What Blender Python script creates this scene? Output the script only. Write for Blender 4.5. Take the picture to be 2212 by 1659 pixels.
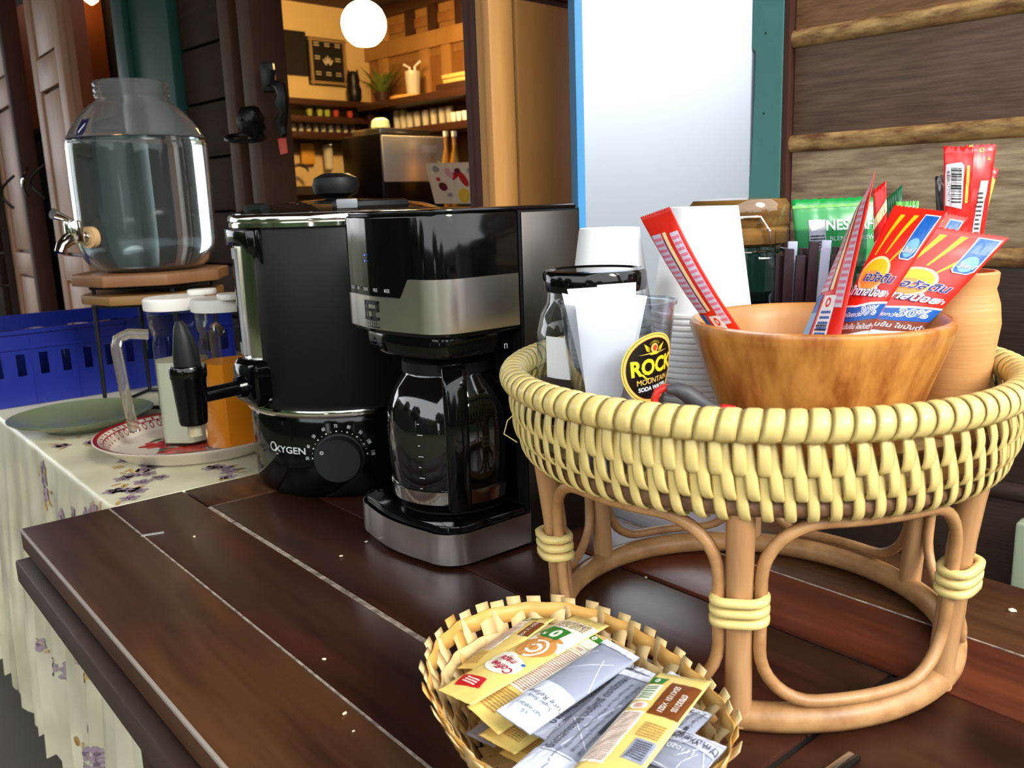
import bpy, bmesh, math, random
from mathutils import Vector, Matrix
rnd = random.Random(7)
scene = bpy.context.scene
COL = scene.collection
for o in list(bpy.data.objects):
    bpy.data.objects.remove(o)

# ------------------------------------------------------------------ camera
H = 1.13                       # lens height above the veranda floor; table top at 0.75
TZ = 0.75
FPX, PITCH, ROLL = 1900.0, math.radians(11.7), math.radians(2.05)
Fw = Vector((0, math.cos(PITCH), -math.sin(PITCH)))
R0 = Vector((1, 0, 0)); U0 = R0.cross(Fw)
Rt = R0*math.cos(ROLL) - U0*math.sin(ROLL)
Up = U0*math.cos(ROLL) + R0*math.sin(ROLL)
cam_d = bpy.data.cameras.new('camera')
cam_d.sensor_width = 36; cam_d.lens = 36*FPX/2212; cam_d.clip_start = .02; cam_d.clip_end = 200
cam_d.dof.use_dof = True; cam_d.dof.focus_distance = .85; cam_d.dof.aperture_fstop = 13
cam = bpy.data.objects.new('camera', cam_d); COL.objects.link(cam)
m = Matrix((Rt, Up, -Fw)).transposed().to_4x4(); m.translation = (0, 0, H)
cam.matrix_world = m
scene.camera = cam

# ------------------------------------------------------------------ sky and exposure
w = bpy.data.worlds.new('sky'); scene.world = w; w.use_nodes = True
bg = w.node_tree.nodes['Background']
bg.inputs[0].default_value = (.93, .97, 1.0, 1); bg.inputs[1].default_value = 2.3
sun_d = bpy.data.lights.new('hazy_sun', 'SUN'); sun_d.energy = 1.6; sun_d.angle = math.radians(20); sun_d.color = (1, .96, .88)
sun = bpy.data.objects.new('hazy_sun', sun_d); COL.objects.link(sun)
sun.rotation_euler = Vector((-.55, .62, -.52)).to_track_quat('-Z', 'Y').to_euler()
scene.view_settings.view_transform = 'Standard'; scene.view_settings.look = 'None'
scene.view_settings.gamma = 1; scene.view_settings.use_curve_mapping = False
scene.view_settings.exposure = 0.8

# ------------------------------------------------------------------ pixel -> direction helpers
def ray(x, y): return Fw + Rt*((x-1106)/FPX) - Up*((y-829.5)/FPX)
def onZ(x, y, z=TZ):
    d = ray(x, y); t = (z-H)/d.z; return Vector((d.x*t, d.y*t, z))
def onY(x, y, Y):
    d = ray(x, y); t = Y/d.y; return Vector((d.x*t, Y, H+d.z*t))
# table frame: u across the planks, v along them
TA = math.radians(39.6)
TU = Vector((math.cos(TA), math.sin(TA), 0)); TV = Vector((-math.sin(TA), math.cos(TA), 0))
def tuv(u, v, z=TZ): return TU*u + TV*v + Vector((0, 0, z))
# house frame: s along the front wall (away to the left), f = depth behind the wall
WP = Vector((.655, 1.15, 0)); WD = Vector((-math.sqrt(.5), math.sqrt(.5), 0)); WN = Vector((math.sqrt(.5), math.sqrt(.5), 0))
def hs(s, f, z): return WP + WD*s + WN*f + Vector((0, 0, z))
def onF(x, y, f=0):
    d = ray(x, y); t = (WP.dot(WN)+f)/d.dot(WN); P = d*t; return (P-WP).dot(WD), H+P.z
def onS(x, y, s):
    d = ray(x, y); t = (WP.dot(WD)+s)/d.dot(WD); P = d*t; return (P-WP).dot(WN), H+P.z

# ------------------------------------------------------------------ materials
def lin(c):
    return tuple(((v/255)/12.92 if v/255 <= .04045 else ((v/255+.055)/1.055)**2.4) for v in c)
MATS = {}
def mat(name, rgb, rough=.5, metal=0, spec=.5, trans=0, ior=1.45, emit=None, estr=0, coat=0, alpha=1, sub=0, noise=None, bump=None, rgb2=None):
    """noise=(scale, sx, sy, sz, contrast) mixes rgb with rgb2 by stretched object-space noise; bump=(scale,strength)"""
    if name in MATS: return MATS[name]
    mt = bpy.data.materials.new(name); mt.use_nodes = True; nt = mt.node_tree; b = nt.nodes['Principled BSDF']
    I = b.inputs
    I['Base Color'].default_value = (*lin(rgb), 1); I['Roughness'].default_value = rough; I['Metallic'].default_value = metal
    I['Specular IOR Level'].default_value = spec; I['Transmission Weight'].default_value = trans; I['IOR'].default_value = ior
    I['Coat Weight'].default_value = coat; I['Coat Roughness'].default_value = .08; I['Alpha'].default_value = alpha
    if emit: I['Emission Color'].default_value = (*lin(emit), 1); I['Emission Strength'].default_value = estr
    if sub: I['Subsurface Weight'].default_value = sub; I['Subsurface Radius'].default_value = (.01, .01, .01)
    if noise or bump:
        tc = nt.nodes.new('ShaderNodeTexCoord'); mp = nt.nodes.new('ShaderNodeMapping')
        nt.links.new(tc.outputs['Object'], mp.inputs[0])
        sc = noise[1:4] if noise else (1, 1, 1)
        mp.inputs['Scale'].default_value = sc
        oi = nt.nodes.new('ShaderNodeObjectInfo'); ad = nt.nodes.new('ShaderNodeVectorMath'); ad.operation = 'SCALE'
        ad.inputs[0].default_value = (7.3, 3.1, 5.7); nt.links.new(oi.outputs['Random'], ad.inputs['Scale'])
        nt.links.new(ad.outputs[0], mp.inputs['Location'])
    if noise:
        n = nt.nodes.new('ShaderNodeTexNoise'); n.inputs['Scale'].default_value = noise[0]; n.inputs['Detail'].default_value = 6; n.inputs['Roughness'].default_value = .62
        nt.links.new(mp.outputs[0], n.inputs[0])
        r = nt.nodes.new('ShaderNodeValToRGB'); k = noise[4]
        r.color_ramp.elements[0].position = .5-k; r.color_ramp.elements[1].position = .5+k
        r.color_ramp.elements[0].color = (*lin(rgb), 1); r.color_ramp.elements[1].color = (*lin(rgb2), 1)
        nt.links.new(n.outputs[0], r.inputs[0]); nt.links.new(r.outputs[0], I['Base Color'])
    if bump:
        n2 = nt.nodes.new('ShaderNodeTexNoise'); n2.inputs['Scale'].default_value = bump[0]; n2.inputs['Detail'].default_value = 4
        nt.links.new(mp.outputs[0], n2.inputs[0])
        bp = nt.nodes.new('ShaderNodeBump'); bp.inputs['Strength'].default_value = bump[1]; bp.inputs['Distance'].default_value = .004
        nt.links.new(n2.outputs[0], bp.inputs['Height']); nt.links.new(bp.outputs[0], I['Normal'])
    MATS[name] = mt
    return mt

def glassmat(name, rgb, gloss=.12, rough=.02):
    """clear thin-walled glass / plastic: mostly transparent with a fresnel sheen"""
    if name in MATS: return MATS[name]
    mt = bpy.data.materials.new(name); mt.use_nodes = True; nt = mt.node_tree
    nt.nodes.remove(nt.nodes['Principled BSDF'])
    out = nt.nodes['Material Output']
    tr = nt.nodes.new('ShaderNodeBsdfTransparent'); tr.inputs[0].default_value = (*lin(rgb), 1)
    gl = nt.nodes.new('ShaderNodeBsdfGlossy'); gl.inputs['Roughness'].default_value = rough
    lw = nt.nodes.new('ShaderNodeLayerWeight'); lw.inputs[0].default_value = gloss
    mx = nt.nodes.new('ShaderNodeMixShader')
    mth = nt.nodes.new('ShaderNodeMath'); mth.operation = 'MULTIPLY_ADD'; mth.inputs[1].default_value = .95; mth.inputs[2].default_value = .03
    nt.links.new(lw.outputs['Facing'], mth.inputs[0])
    pw = nt.nodes.new('ShaderNodeMath'); pw.operation = 'POWER'; pw.inputs[1].default_value = 2.2
    nt.links.new(mth.outputs[0], pw.inputs[0])
    nt.links.new(pw.outputs[0], mx.inputs[0]); nt.links.new(tr.outputs[0], mx.inputs[1]); nt.links.new(gl.outputs[0], mx.inputs[2])
    nt.links.new(mx.outputs[0], out.inputs[0])
    MATS[name] = mt
    return mt

# ------------------------------------------------------------------ mesh helpers
def mk(name, verts, faces, mt, parent=None, smooth=False, mats=None, midx=None):
    me = bpy.data.meshes.new(name); me.from_pydata([tuple(v) for v in verts], [], faces); me.update()
    for q in (mats or [mt]): me.materials.append(q)
    if midx: me.polygons.foreach_set('material_index', midx)
    if smooth:
        me.polygons.foreach_set('use_smooth', [True]*len(me.polygons))
        if smooth != 'all': me.set_sharp_from_angle(angle=math.radians(smooth if smooth is not True else 40))
    o = bpy.data.objects.new(name, me); COL.objects.link(o)
    if parent: o.parent = parent
    return o
def root(name, label, cat, loc=(0, 0, 0), rz=0, group=None):
    o = bpy.data.objects.new(name, None); COL.objects.link(o); o.location = loc; o.rotation_euler = (0, 0, rz)
    o.empty_display_size = .02
    o['label'] = label; o['category'] = cat
    if group: o['group'] = group
    return o
def tag(o, label, cat, group=None, kind=None):
    o['label'] = label; o['category'] = cat
    if group: o['group'] = group
    if kind: o['kind'] = kind
    return o
def struct(o, label=None, cat=None):
    o['kind'] = 'structure'
    if label: o['label'] = label; o['category'] = cat
    return o
class MB:
    def __init__(s): s.v = []; s.f = []
    def add(s, v, f):
        n = len(s.v); s.v += [Vector(p) for p in v]; s.f += [tuple(i+n for i in q) for q in f]; return s
    def box(s, c, d, M=None):
        x, y, z = c; a, b, e = d[0]/2, d[1]/2, d[2]/2
        v = [Vector((x+i*a, y+j*b, z+k*e)) for i in (-1, 1) for j in (-1, 1) for k in (-1, 1)]
        if M: v = [M @ p for p in v]
        return s.add(v, [(0, 1, 3, 2), (4, 6, 7, 5), (0, 4, 5, 1), (2, 3, 7, 6), (0, 2, 6, 4), (1, 5, 7, 3)])
    def obox(s, o, ax, ay, az):           # box from corner o with edge vectors
        o = Vector(o)
        v = [o+ax*i+ay*j+az*k for i in (0, 1) for j in (0, 1) for k in (0, 1)]
        f = [(0, 1, 3, 2), (4, 6, 7, 5), (0, 4, 5, 1), (2, 3, 7, 6), (0, 2, 6, 4), (1, 5, 7, 3)]
        if ax.cross(ay).dot(az) < 0: f = [q[::-1] for q in f]
        return s.add(v, f)
    def lathe(s, prof, n=32, c=(0, 0, 0), cap=True, M=None):
        """prof: list of (r,z) bottom to top, outward normals when going up on the outside"""
        v = []; f = []; c = Vector(c)
        for r, z in prof:
            for i in range(n):
                a = 2*math.pi*i/n; v.append(c+Vector((r*math.cos(a), r*math.sin(a), z)))
        for k in range(len(prof)-1):
            for i in range(n):
                j = (i+1) % n; f.append((k*n+i, k*n+j, (k+1)*n+j, (k+1)*n+i))
        if cap:
            f.append(tuple(range(n-1, -1, -1))); f.append(tuple((len(prof)-1)*n+i for i in range(n)))
        if M: v = [M @ p for p in v]
        return s.add(v, f)
    def tube(s, path, r, n=8, closed=False, caps=True, flat=1.0):
        path = [Vector(p) for p in path]; N = len(path); rr = r if isinstance(r, (list, tuple)) else [r]*N
        v = []; f = []; nrm = None
        for i, p in enumerate(path):
            a = path[i-1] if (i or closed) else p; b = path[(i+1) % N] if (i < N-1 or closed) else p
            t = (b-a).normalized()
            if nrm is None:
                nrm = t.orthogonal().normalized() if abs(t.z) > .9 else (Vector((0, 0, 1)) - t*t.z).normalized()
            else:
                nrm = (nrm - t*nrm.dot(t)).normalized()
            bn = t.cross(nrm)
            for k in range(n):
                q = 2*math.pi*k/n; v.append(p + (nrm*math.cos(q)*flat + bn*math.sin(q))*rr[i])
        for i in range(N if closed else N-1):
            j = (i+1) % N
            for k in range(n):
                l = (k+1) % n; f.append((i*n+k, i*n+l, j*n+l, j*n+k))
        if caps and not closed:
            f.append(tuple(range(n-1, -1, -1))); f.append(tuple((N-1)*n+k for k in range(n)))
        return s.add(v, f)
    def prism(s, poly, z0, z1, M=None):
        n = len(poly); v = [Vector((x, y, z0)) for x, y in poly]+[Vector((x, y, z1)) for x, y in poly]
        f = [tuple(range(n-1, -1, -1)), tuple(range(n, 2*n))]+[(i, (i+1) % n, n+(i+1) % n, n+i) for i in range(n)]
        if M: v = [M @ p for p in v]
        return s.add(v, f)
    def ribbon(s, pts, wid, nrm, th):
        """closed strip with thickness: pts centre line, wid list of side vectors (half width), nrm list of normals"""
        v = []; N = len(pts)
        for p, a, b in zip(pts, wid, nrm):
            p = Vector(p); v += [p-a, p+a, p+a-b*th, p-a-b*th]
        f = []
        for i in range(N-1):
            a, b = i*4, i*4+4
            for k in range(4):
                l = (k+1) % 4; f.append((a+k, b+k, b+l, a+l))
        f.append((0, 1, 2, 3)); f.append((N*4-1, N*4-2, N*4-3, N*4-4))
        return s.add(v, f)
    def out(s, name, mt, parent=None, smooth=False, bevel=0, seg=2):
        o = mk(name, s.v, s.f, mt, parent, smooth)
        if bevel:
            bm = bmesh.new(); bm.from_mesh(o.data)
            ed = [e for e in bm.edges if len(e.link_faces) == 2 and e.calc_face_angle(0) > math.radians(35)]
            bmesh.ops.bevel(bm, geom=ed, offset=bevel, segments=seg, affect='EDGES', profile=.5, clamp_overlap=True)
            bm.to_mesh(o.data); bm.free()
            o.data.polygons.foreach_set('use_smooth', [True]*len(o.data.polygons)); o.data.set_sharp_from_angle(angle=math.radians(30))
        return o
def rrect(x0, y0, x1, y1, r, n=6, rs=None):
    rs = rs or (r, r, r, r); pts = []
    for (cx, cy, a0, q) in ((x1-rs[0], y1-rs[0], 0, rs[0]), (x0+rs[1], y1-rs[1], 90, rs[1]), (x0+rs[2], y0+rs[2], 180, rs[2]), (x1-rs[3], y0+rs[3], 270, rs[3])):
        for i in range(n+1):
            a = math.radians(a0+90*i/n); pts.append((cx+q*math.cos(a), cy+q*math.sin(a)))
    return pts
def copytree(o, parent=None):
    c = o.copy(); COL.objects.link(c)
    if parent: c.parent = parent
    for ch in list(o.children): copytree(ch, c)
    return c

# ------------------------------------------------------------------ flat lettering as real polygons
_txt = {}
def text2d(s, bold=0., shear=0.):
    """(verts2d, faces) of a string, centred, 1 unit = font size"""
    key = (s, bold, shear)
    if key in _txt: return _txt[key]
    cu = bpy.data.curves.new('lettering', 'FONT'); cu.body = s; cu.size = 1; cu.align_x = 'CENTER'; cu.align_y = 'CENTER'
    cu.resolution_u = 3; cu.offset = bold; cu.shear = shear; cu.fill_mode = 'FRONT'
    o = bpy.data.objects.new('lettering', cu); COL.objects.link(o)
    dg = bpy.context.evaluated_depsgraph_get(); me = o.evaluated_get(dg).to_mesh()
    v = [(p.co.x, p.co.y) for p in me.vertices]; f = [tuple(p.vertices) for p in me.polygons]
    o.evaluated_get(dg).to_mesh_clear(); bpy.data.objects.remove(o); bpy.data.curves.remove(cu)
    _txt[key] = (v, f)
    return _txt[key]
class Decal:
    """flat coloured shapes laid over a surface: items in surface units, mapped point by point"""
    def __init__(s): s.items = []
    def poly(s, pts, mt, layer=1): s.items.append(([tuple(p) for p in pts], [tuple(range(len(pts)))], mt, layer)); return s
    def rect(s, x0, y0, x1, y1, mt, layer=1): return s.poly([(x0, y0), (x1, y0), (x1, y1), (x0, y1)], mt, layer)
    def disc(s, cx, cy, rx, ry, mt, layer=1, n=40, rot=0):
        c, q = math.cos(rot), math.sin(rot)
        return s.poly([(cx+rx*math.cos(a)*c-ry*math.sin(a)*q, cy+rx*math.cos(a)*q+ry*math.sin(a)*c) for a in [2*math.pi*i/n for i in range(n)]], mt, layer)
    def ring(s, cx, cy, r0, r1, mt, layer=1, n=40, a0=0, a1=360, ry=1.):
        full = abs(a1-a0) >= 360; K = n if full else n+1
        A = [math.radians(a0+(a1-a0)*i/n) for i in range(K)]
        v = [(cx+r0*math.cos(a), cy+ry*r0*math.sin(a)) for a in A]+[(cx+r1*math.cos(a), cy+ry*r1*math.sin(a)) for a in A]
        f = [(i, K+i, K+(i+1) % K, (i+1) % K) for i in range(K if full else K-1)]
        s.items.append((v, f, mt, layer)); return s
    def text(s, st, cx, cy, size, mt, layer=1, rot=0, sx=1., bold=0., shear=0.):
        v, f = text2d(st, bold, shear); c, q = math.cos(rot), math.sin(rot)
        s.items.append(([(cx+size*(x*sx*c-y*q), cy+size*(x*sx*q+y*c)) for x, y in v], f, mt, layer)); return s
    def dashes(s, x0, y0, x1, y1, rows, mt, layer=1, rot=None, fill=.5, seed=1):
        """rows of small print too small to read"""
        rr = random.Random(seed); dy = (y1-y0)/rows
        for i in range(rows):
            x = x0
            while x < x1:
                L = (x1-x0)*rr.uniform(.03, .12); s.rect(x, y0+dy*(i+.5-fill/2), min(x+L, x1), y0+dy*(i+.5+fill/2), mt, layer); x += L*1.25
        return s
    def build(s, name, parent, fn, cut=None, eps=.00025):
        mats = []; V = []; F = []; MI = []
        groups = {}
        for v, f, mt, ly in s.items: groups.setdefault((mt.name, ly), []).append((v, f, mt))
        for (mn, ly), its in groups.items():
            bm = bmesh.new()
            for v, f, mt in its:
                vs = [bm.verts.new((p[0], p[1], 0)) for p in v]
                for q in f:
                    try: bm.faces.new([vs[i] for i in q])
                    except ValueError: pass
            if cut:
                for ax, step in ((0, cut[0]), (1, cut[1])):
                    if not step: continue
                    cs = [vv.co[ax] for vv in bm.verts]
                    if not cs: continue
                    k = math.floor(min(cs)/step)+1
                    while k*step < max(cs):
                        pc = [0, 0, 0]; pc[ax] = k*step; pn = [0, 0, 0]; pn[ax] = 1
                        bmesh.ops.bisect_plane(bm, geom=bm.verts[:]+bm.edges[:]+bm.faces[:], plane_co=pc, plane_no=pn, dist=1e-7); k += 1
            big = [q for q in bm.faces if len(q.verts) > 4]
            if big: bmesh.ops.triangulate(bm, faces=big)
            bm.normal_update()
            bmesh.ops.reverse_faces(bm, faces=[q for q in bm.faces if q.normal.z < 0])
            bm.verts.index_update(); n = len(V)
            V += [fn(p.co.x, p.co.y, eps*ly) for p in bm.verts]
            if its[0][2] not in mats: mats.append(its[0][2])
            mi = mats.index(its[0][2])
            for q in bm.faces: F.append(tuple(p.index+n for p in q.verts)); MI.append(mi)
            bm.free()
        if not F: return None
        return mk(name, V, F, None, parent, mats=mats, midx=MI)
def planemap(o, ax, ay):
    o, ax, ay = Vector(o), Vector(ax), Vector(ay); n = ax.cross(ay).normalized()
    return lambda x, y, e: o+ax*x+ay*y+n*e
# ------------------------------------------------------------------ shared materials
M_tan = mat('weathered_tan_wood', (192, 154, 96), .6, noise=(22, 1, 1, 4, .14), rgb2=(104, 66, 36), bump=(30, .3))
M_dkplank = mat('dark_brown_plank', (84, 60, 50), .55, noise=(13, 1, 1, 11, .2), rgb2=(122, 94, 76), bump=(18, .25))
M_bleach = mat('bleached_plank', (190, 166, 132), .65, noise=(12, 1, 1, 7, .16), rgb2=(122, 94, 70), bump=(22, .35))
M_warmplank = mat('worn_warm_plank', (166, 120, 80), .6, noise=(12, 1, 1, 8, .18), rgb2=(108, 74, 50), bump=(22, .3))
M_choc = mat('chocolate_plank', (50, 34, 27), .55, noise=(8, 1, 1, 12, .25), rgb2=(64, 46, 36), bump=(22, .2))
M_teal = mat('teal_paint', (78, 136, 128), .5, noise=(9, 1, 1, 1, .35), rgb2=(66, 118, 114), bump=(25, .15))
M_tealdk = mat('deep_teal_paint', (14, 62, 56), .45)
M_white = mat('white_gloss_paint', (186, 192, 204), .3, spec=.7, metal=.6, noise=(2.5, 1, 1, 1, .3), rgb2=(180, 186, 198))
M_blue = mat('blue_edge_paint', (52, 132, 188), .35, noise=(20, 1, 1, .3, .3), rgb2=(70, 150, 205))
M_teak = mat('teak_door', (172, 118, 60), .5, noise=(5, 6, 6, .7, .25), rgb2=(192, 140, 78), bump=(20, .1))
M_maroon = mat('dark_maroon_wood', (60, 35, 30), .6, spec=.25, noise=(5, 6, 6, .7, .25), rgb2=(84, 52, 42))
M_oldteak = mat('faded_teak_door', (160, 112, 84), .5, noise=(5, 6, 6, .7, .25), rgb2=(182, 134, 104), bump=(20, .1))
M_jamb = mat('brown_post', (84, 58, 40), .6, spec=.25, noise=(5, 6, 6, .7, .25), rgb2=(70, 46, 32))
M_plaster = mat('cream_plaster', (216, 190, 136), .8, noise=(3, 1, 1, 1, .3), rgb2=(204, 176, 120))
M_kwood = mat('kitchen_wood', (158, 116, 66), .5, noise=(4, 5, 5, .8, .25), rgb2=(134, 94, 50))
M_kdark = mat('dark_shelf_wood', (58, 32, 20), .45)
M_black = mat('black_board', (22, 22, 22), .5)
M_blackp = mat('black_plastic', (12, 12, 13), .28, spec=.5)
M_steel = mat('brushed_steel', (200, 198, 196), .28, metal=1)
M_chrome = mat('chrome', (225, 222, 215), .1, metal=1)
M_iron = mat('black_iron', (20, 20, 20), .4, metal=.3)
M_glass = glassmat('clear_glass', (238, 243, 242), .35)
M_glassk = mat('shelf_glass', (236, 230, 212), .15, alpha=.4)
M_paper = mat('white_paper', (238, 238, 240), .75)
M_cement = mat('cement_floor', (96, 88, 80), .6, noise=(3, 1, 1, 1, .3), rgb2=(78, 70, 64))
M_grass = mat('garden_ground', (96, 88, 66), .9, noise=(2, 1, 1, 1, .3), rgb2=(62, 72, 40))
M_leaf = mat('garden_leaves', (30, 46, 24), .7, noise=(6, 1, 1, 1, .3), rgb2=(56, 74, 36))
M_bark = mat('tree_bark', (84, 66, 50), .9)
M_soffit = mat('soffit_boards', (70, 50, 38), .7)

# ------------------------------------------------------------------ ground, unseen veranda roof, garden behind the lens
o = MB().box((0, 0, -.06), (60, 60, .1)).out('ground', M_grass); struct(o)
fl = MB(); fl.obox(hs(-2.5, -2.6, -.008), WD*12.5, WN*5.2, Vector((0, 0, .008))); struct(fl.out('floor', M_cement))
b = MB(); b.obox(hs(-.75, -3.6, 2.62), WD*10.5, WN*3.7, Vector((0, 0, .06))); struct(b.out('unseen_roof', M_soffit))  # unseen roof, its reach shaped to cut sky light on the left
def hedge(a, b_, h, seed):  # unseen hedge, added and sized to darken reflections and low sky
    a, b_ = Vector(a), Vector(b_); d = b_-a; L = d.length; bm = bmesh.new(); q = random.Random(seed)
    bmesh.ops.create_grid(bm, x_segments=int(L/.3), y_segments=8, size=.5)
    me = bpy.data.meshes.new('hedge'); n_ = Vector((-d.y, d.x, 0)).normalized()
    for v in bm.verts:
        t, w = v.co.x+.5, v.co.y+.5; ang = math.pi*w; v.co = d*t+n_*(.5*math.cos(ang))+Vector((0, 0, h*math.sin(ang)**.5 if 0 < w < 1 else -.02))+Vector((q.uniform(-.08, .08), q.uniform(-.08, .08), q.uniform(-.06, .06) if 0 < w < 1 else 0))
    bm.to_mesh(me); bm.free(); me.materials.append(M_leaf); o = bpy.data.objects.new('hedge', me); COL.objects.link(o); o.location = a
    tag(o, 'unseen garden hedge added to darken reflections', 'hedge', 'unseen hedges')
hedge((-3.5, -7.6, 0), (-7.4, -3.0, 0), 2.1, 4); hedge((-7.4, -2.6, 0), (-8.2, 5.0, 0), 2.5, 5); hedge((-9.4, 5.2, 0), (-14.5, 8.4, 0), 2.6, 6); hedge((8.5, 3.5, 0), (8.0, -4.0, 0), 2.1, 1); hedge((8.0, -4.5, 0), (2.0, -9.5, 0), 2.2, 2); hedge((1.5, -9.6, 0), (-3.0, -8.6, 0), 2.4, 3)
def tree(loc, h, r, label, seed):
    t = root('garden_tree', label, 'tree', loc, group='trees in the garden')
    MB().tube([(0, 0, 0), (.05, .02, h*.4), (0, .05, h*.75)], [.11, .09, .05], 8).out('trunk', M_bark, t, True)
    bm = bmesh.new(); bmesh.ops.create_icosphere(bm, subdivisions=3, radius=r); q = random.Random(seed)
    for v in bm.verts: v.co = v.co*q.uniform(.72, 1.12); v.co.z = v.co.z*.8+h*.85
    me = bpy.data.meshes.new('crown'); bm.to_mesh(me); bm.free(); me.materials.append(M_leaf)
    c = bpy.data.objects.new('crown', me); COL.objects.link(c); c.parent = t
for i, (x, y, h, r) in enumerate(((-5.2, -1.6, 2.4, 1.0), (-6.1, .6, 2.6, .8), (-2.2, -6.2, 2.6, 1.1), (5.4, 1.2, 2.6, 1.0), (.8, -7.2, 2.3, .9))):
    tree((x, y, -.01), h, r, 'leafy garden tree with a rounded green crown', i)

# ------------------------------------------------------------------ house front: right-hand clapboard wall
wr = MB(); wr.obox(hs(-.42, .03, 0), WD*.735, WN*.06, Vector((0, 0, 2.62))); wr = struct(wr.out('wall_right', M_choc))
zs = [0, .17, .335, .5, .60, .707, .865, 1.022, 1.187, 1.337, 1.50, 1.66, 1.82, 1.98, 2.14, 2.30, 2.46, 2.62]
zs = [0.05, .21, .37, .54, .707, .865, 1.022, 1.187, 1.337, 1.50, 1.66, 1.82, 1.98, 2.14, 2.30, 2.46, 2.62]
for i in range(len(zs)-1):
    z0, z1 = zs[i], zs[i+1]
    pm = M_choc if z1 < 1.03 else M_bleach if z1 < 1.2 else M_dkplank if z1 < 1.34 else M_warmplank
    MB().obox(hs(-.42, .004, z0+.012), WD*.733, WN*.03, Vector((0, 0, z1-z0-.01))).out('plank', pm, wr, bevel=.002)
    bd = MB(); n = 9; v = []
    for s_ in (-.42, .3145):
        for k in range(n):
            a = math.pi*(k/(n-1)-.5); v.append(hs(s_, .004-.011*math.cos(a), z0+.0135+.0125*math.sin(a)))
    f = [(k, k+1, n+k+1, n+k) for k in range(n-1)]+[tuple(range(n)), tuple(range(2*n-1, n-1, -1))]
    bd.add(v, f).out('plank_bead', M_tan if z0 > .9 else M_choc, wr, True)
# brown corner bead between wall and teal board
MB().obox(hs(.3135, -.012, 0), WD*.009, WN*.05, Vector((0, 0, 2.62))).out('corner_strip', M_maroon, wr)
# teal jagged board
edge = [(.378, 0), (.378, .9), (.3785, 1.02), (.377, 1.152), (.3695, 1.158), (.3685, 1.2), (.3672, 1.25), (.366, 1.30), (.3655, 1.338), (.3725, 1.345), (.3735, 1.6), (.374, 2.62)]
poly = [(.3225, 0)]+edge+[(.3225, 2.62)]
v = [hs(s_, -.016, z) for s_, z in poly]+[hs(s_, .02, z) for s_, z in poly]; n = len(poly)
tb = mk('trim_1', v, [tuple(range(n)), tuple(range(2*n-1, n-1, -1))]+[(i, n+i, n+(i+1) % n, (i+1) % n) for i in range(n)], M_teal); struct(tb)
for px, py in ((1654, 72), (1650, 245)):
    s_, z = onF(px, py, -.016); MB().lathe([(.0016, -.002), (.0016, .0006)], 8).out('nail_hole', M_black, tb).matrix_world = Matrix.Translation(hs(s_, -.0163, z)) @ Matrix.Rotation(math.radians(-45), 4, 'Z') @ Matrix.Rotation(math.radians(90), 4, 'X')
# white door leaf, hinged on the teal board and swung out, blue painted edge
h0, h1 = hs(.3625, .0005, .12), hs(.520, -.252, .12); dx = (h1-h0); L = dx.length; dx.normalize(); nn = Vector((dx.y, -dx.x, 0))
if nn.y > 0: nn = -nn
d2 = MB(); d2.obox(h0, dx*(L-.002), -nn*.028, Vector((0, 0, 2.3))); dw = struct(d2.out('door_1', M_white))
MB().obox(h0+dx*(L-.0105)+nn*.001, dx*.0115, -nn*.031, Vector((0, 0, 2.3))).out('edge_strip', M_blue, dw)
MB().obox(h0+dx*.002+nn*.0015, dx*(L-.016), -nn*.0015, Vector((0, 0, .70))).out('lower_sheet', mat('slate_sheet', (62, 70, 78), .5), dw)  # dark slate sheet covering the lower part of the leaf
MB().obox(h0+dx*.004-nn*.028, dx*(L-.01), -nn*.004, Vector((0, 0, 2.3))).out('back_board', M_teak, dw)

def panel_leaf(name, o, ax, nrm, wd, ht, th, rails, mt, parent=None, groove=M_maroon, stile=.06):
    """framed leaf from corner o, width along ax, face normal nrm; rails = list of (z0,z1) solid rails"""
    up = Vector((0, 0, 1)); r_ = MB(); r_.obox(o-nrm*(th*.5+.003), ax*wd, nrm*.006, up*ht)
    core = r_.out(name, groove, parent)
    for a in (0, wd-stile): MB().obox(o+ax*a-nrm*th, ax*stile, nrm*th, up*ht).out('stile', mt, core, bevel=.002)
    zz = [0]+[x for q in rails for x in q]+[ht]
    for z0, z1 in rails: MB().obox(o+ax*stile-nrm*th+up*z0, ax*(wd-2*stile), nrm*th, up*(z1-z0)).out('rail', mt, core, bevel=.002)
    edges = sorted(rails); prev = 0
    for z0, z1 in edges+[(ht, ht)]:
        if z0-prev > .05:
            MB().obox(o+ax*(stile+.012)-nrm*(th-.006)+up*(prev+.012), ax*(wd-2*stile-.024), nrm*(th-.012), up*(z0-prev-.024)).out('panel', mt, core, bevel=.004)
        prev = z1
    return core
# folded pair of teak leaves standing out from the wall
za, zb = 1.452, 1.515
o2 = struct(panel_leaf('door_2', hs(.658, -.29, .12), WN, -WD, .29, 2.3, .03, [(0, .2), (.62, .72), (za-.12, zb-.12), (2.1, 2.3)], M_teak, stile=.052))
o3 = struct(panel_leaf('door_3', hs(.693, -.285, .12), WN, -WD, .285, 2.3, .03, [(0, .2), (.62, .72), (za-.12, zb-.12), (2.1, 2.3)], M_maroon, stile=.052))
MB().box((0, 0, 0), (.012, .03, .05)).out('latch', M_steel, o3).matrix_world = Matrix.Translation(hs(.689, -.297, 1.535)) @ Matrix.Rotation(math.radians(45), 4, 'Z')

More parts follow.
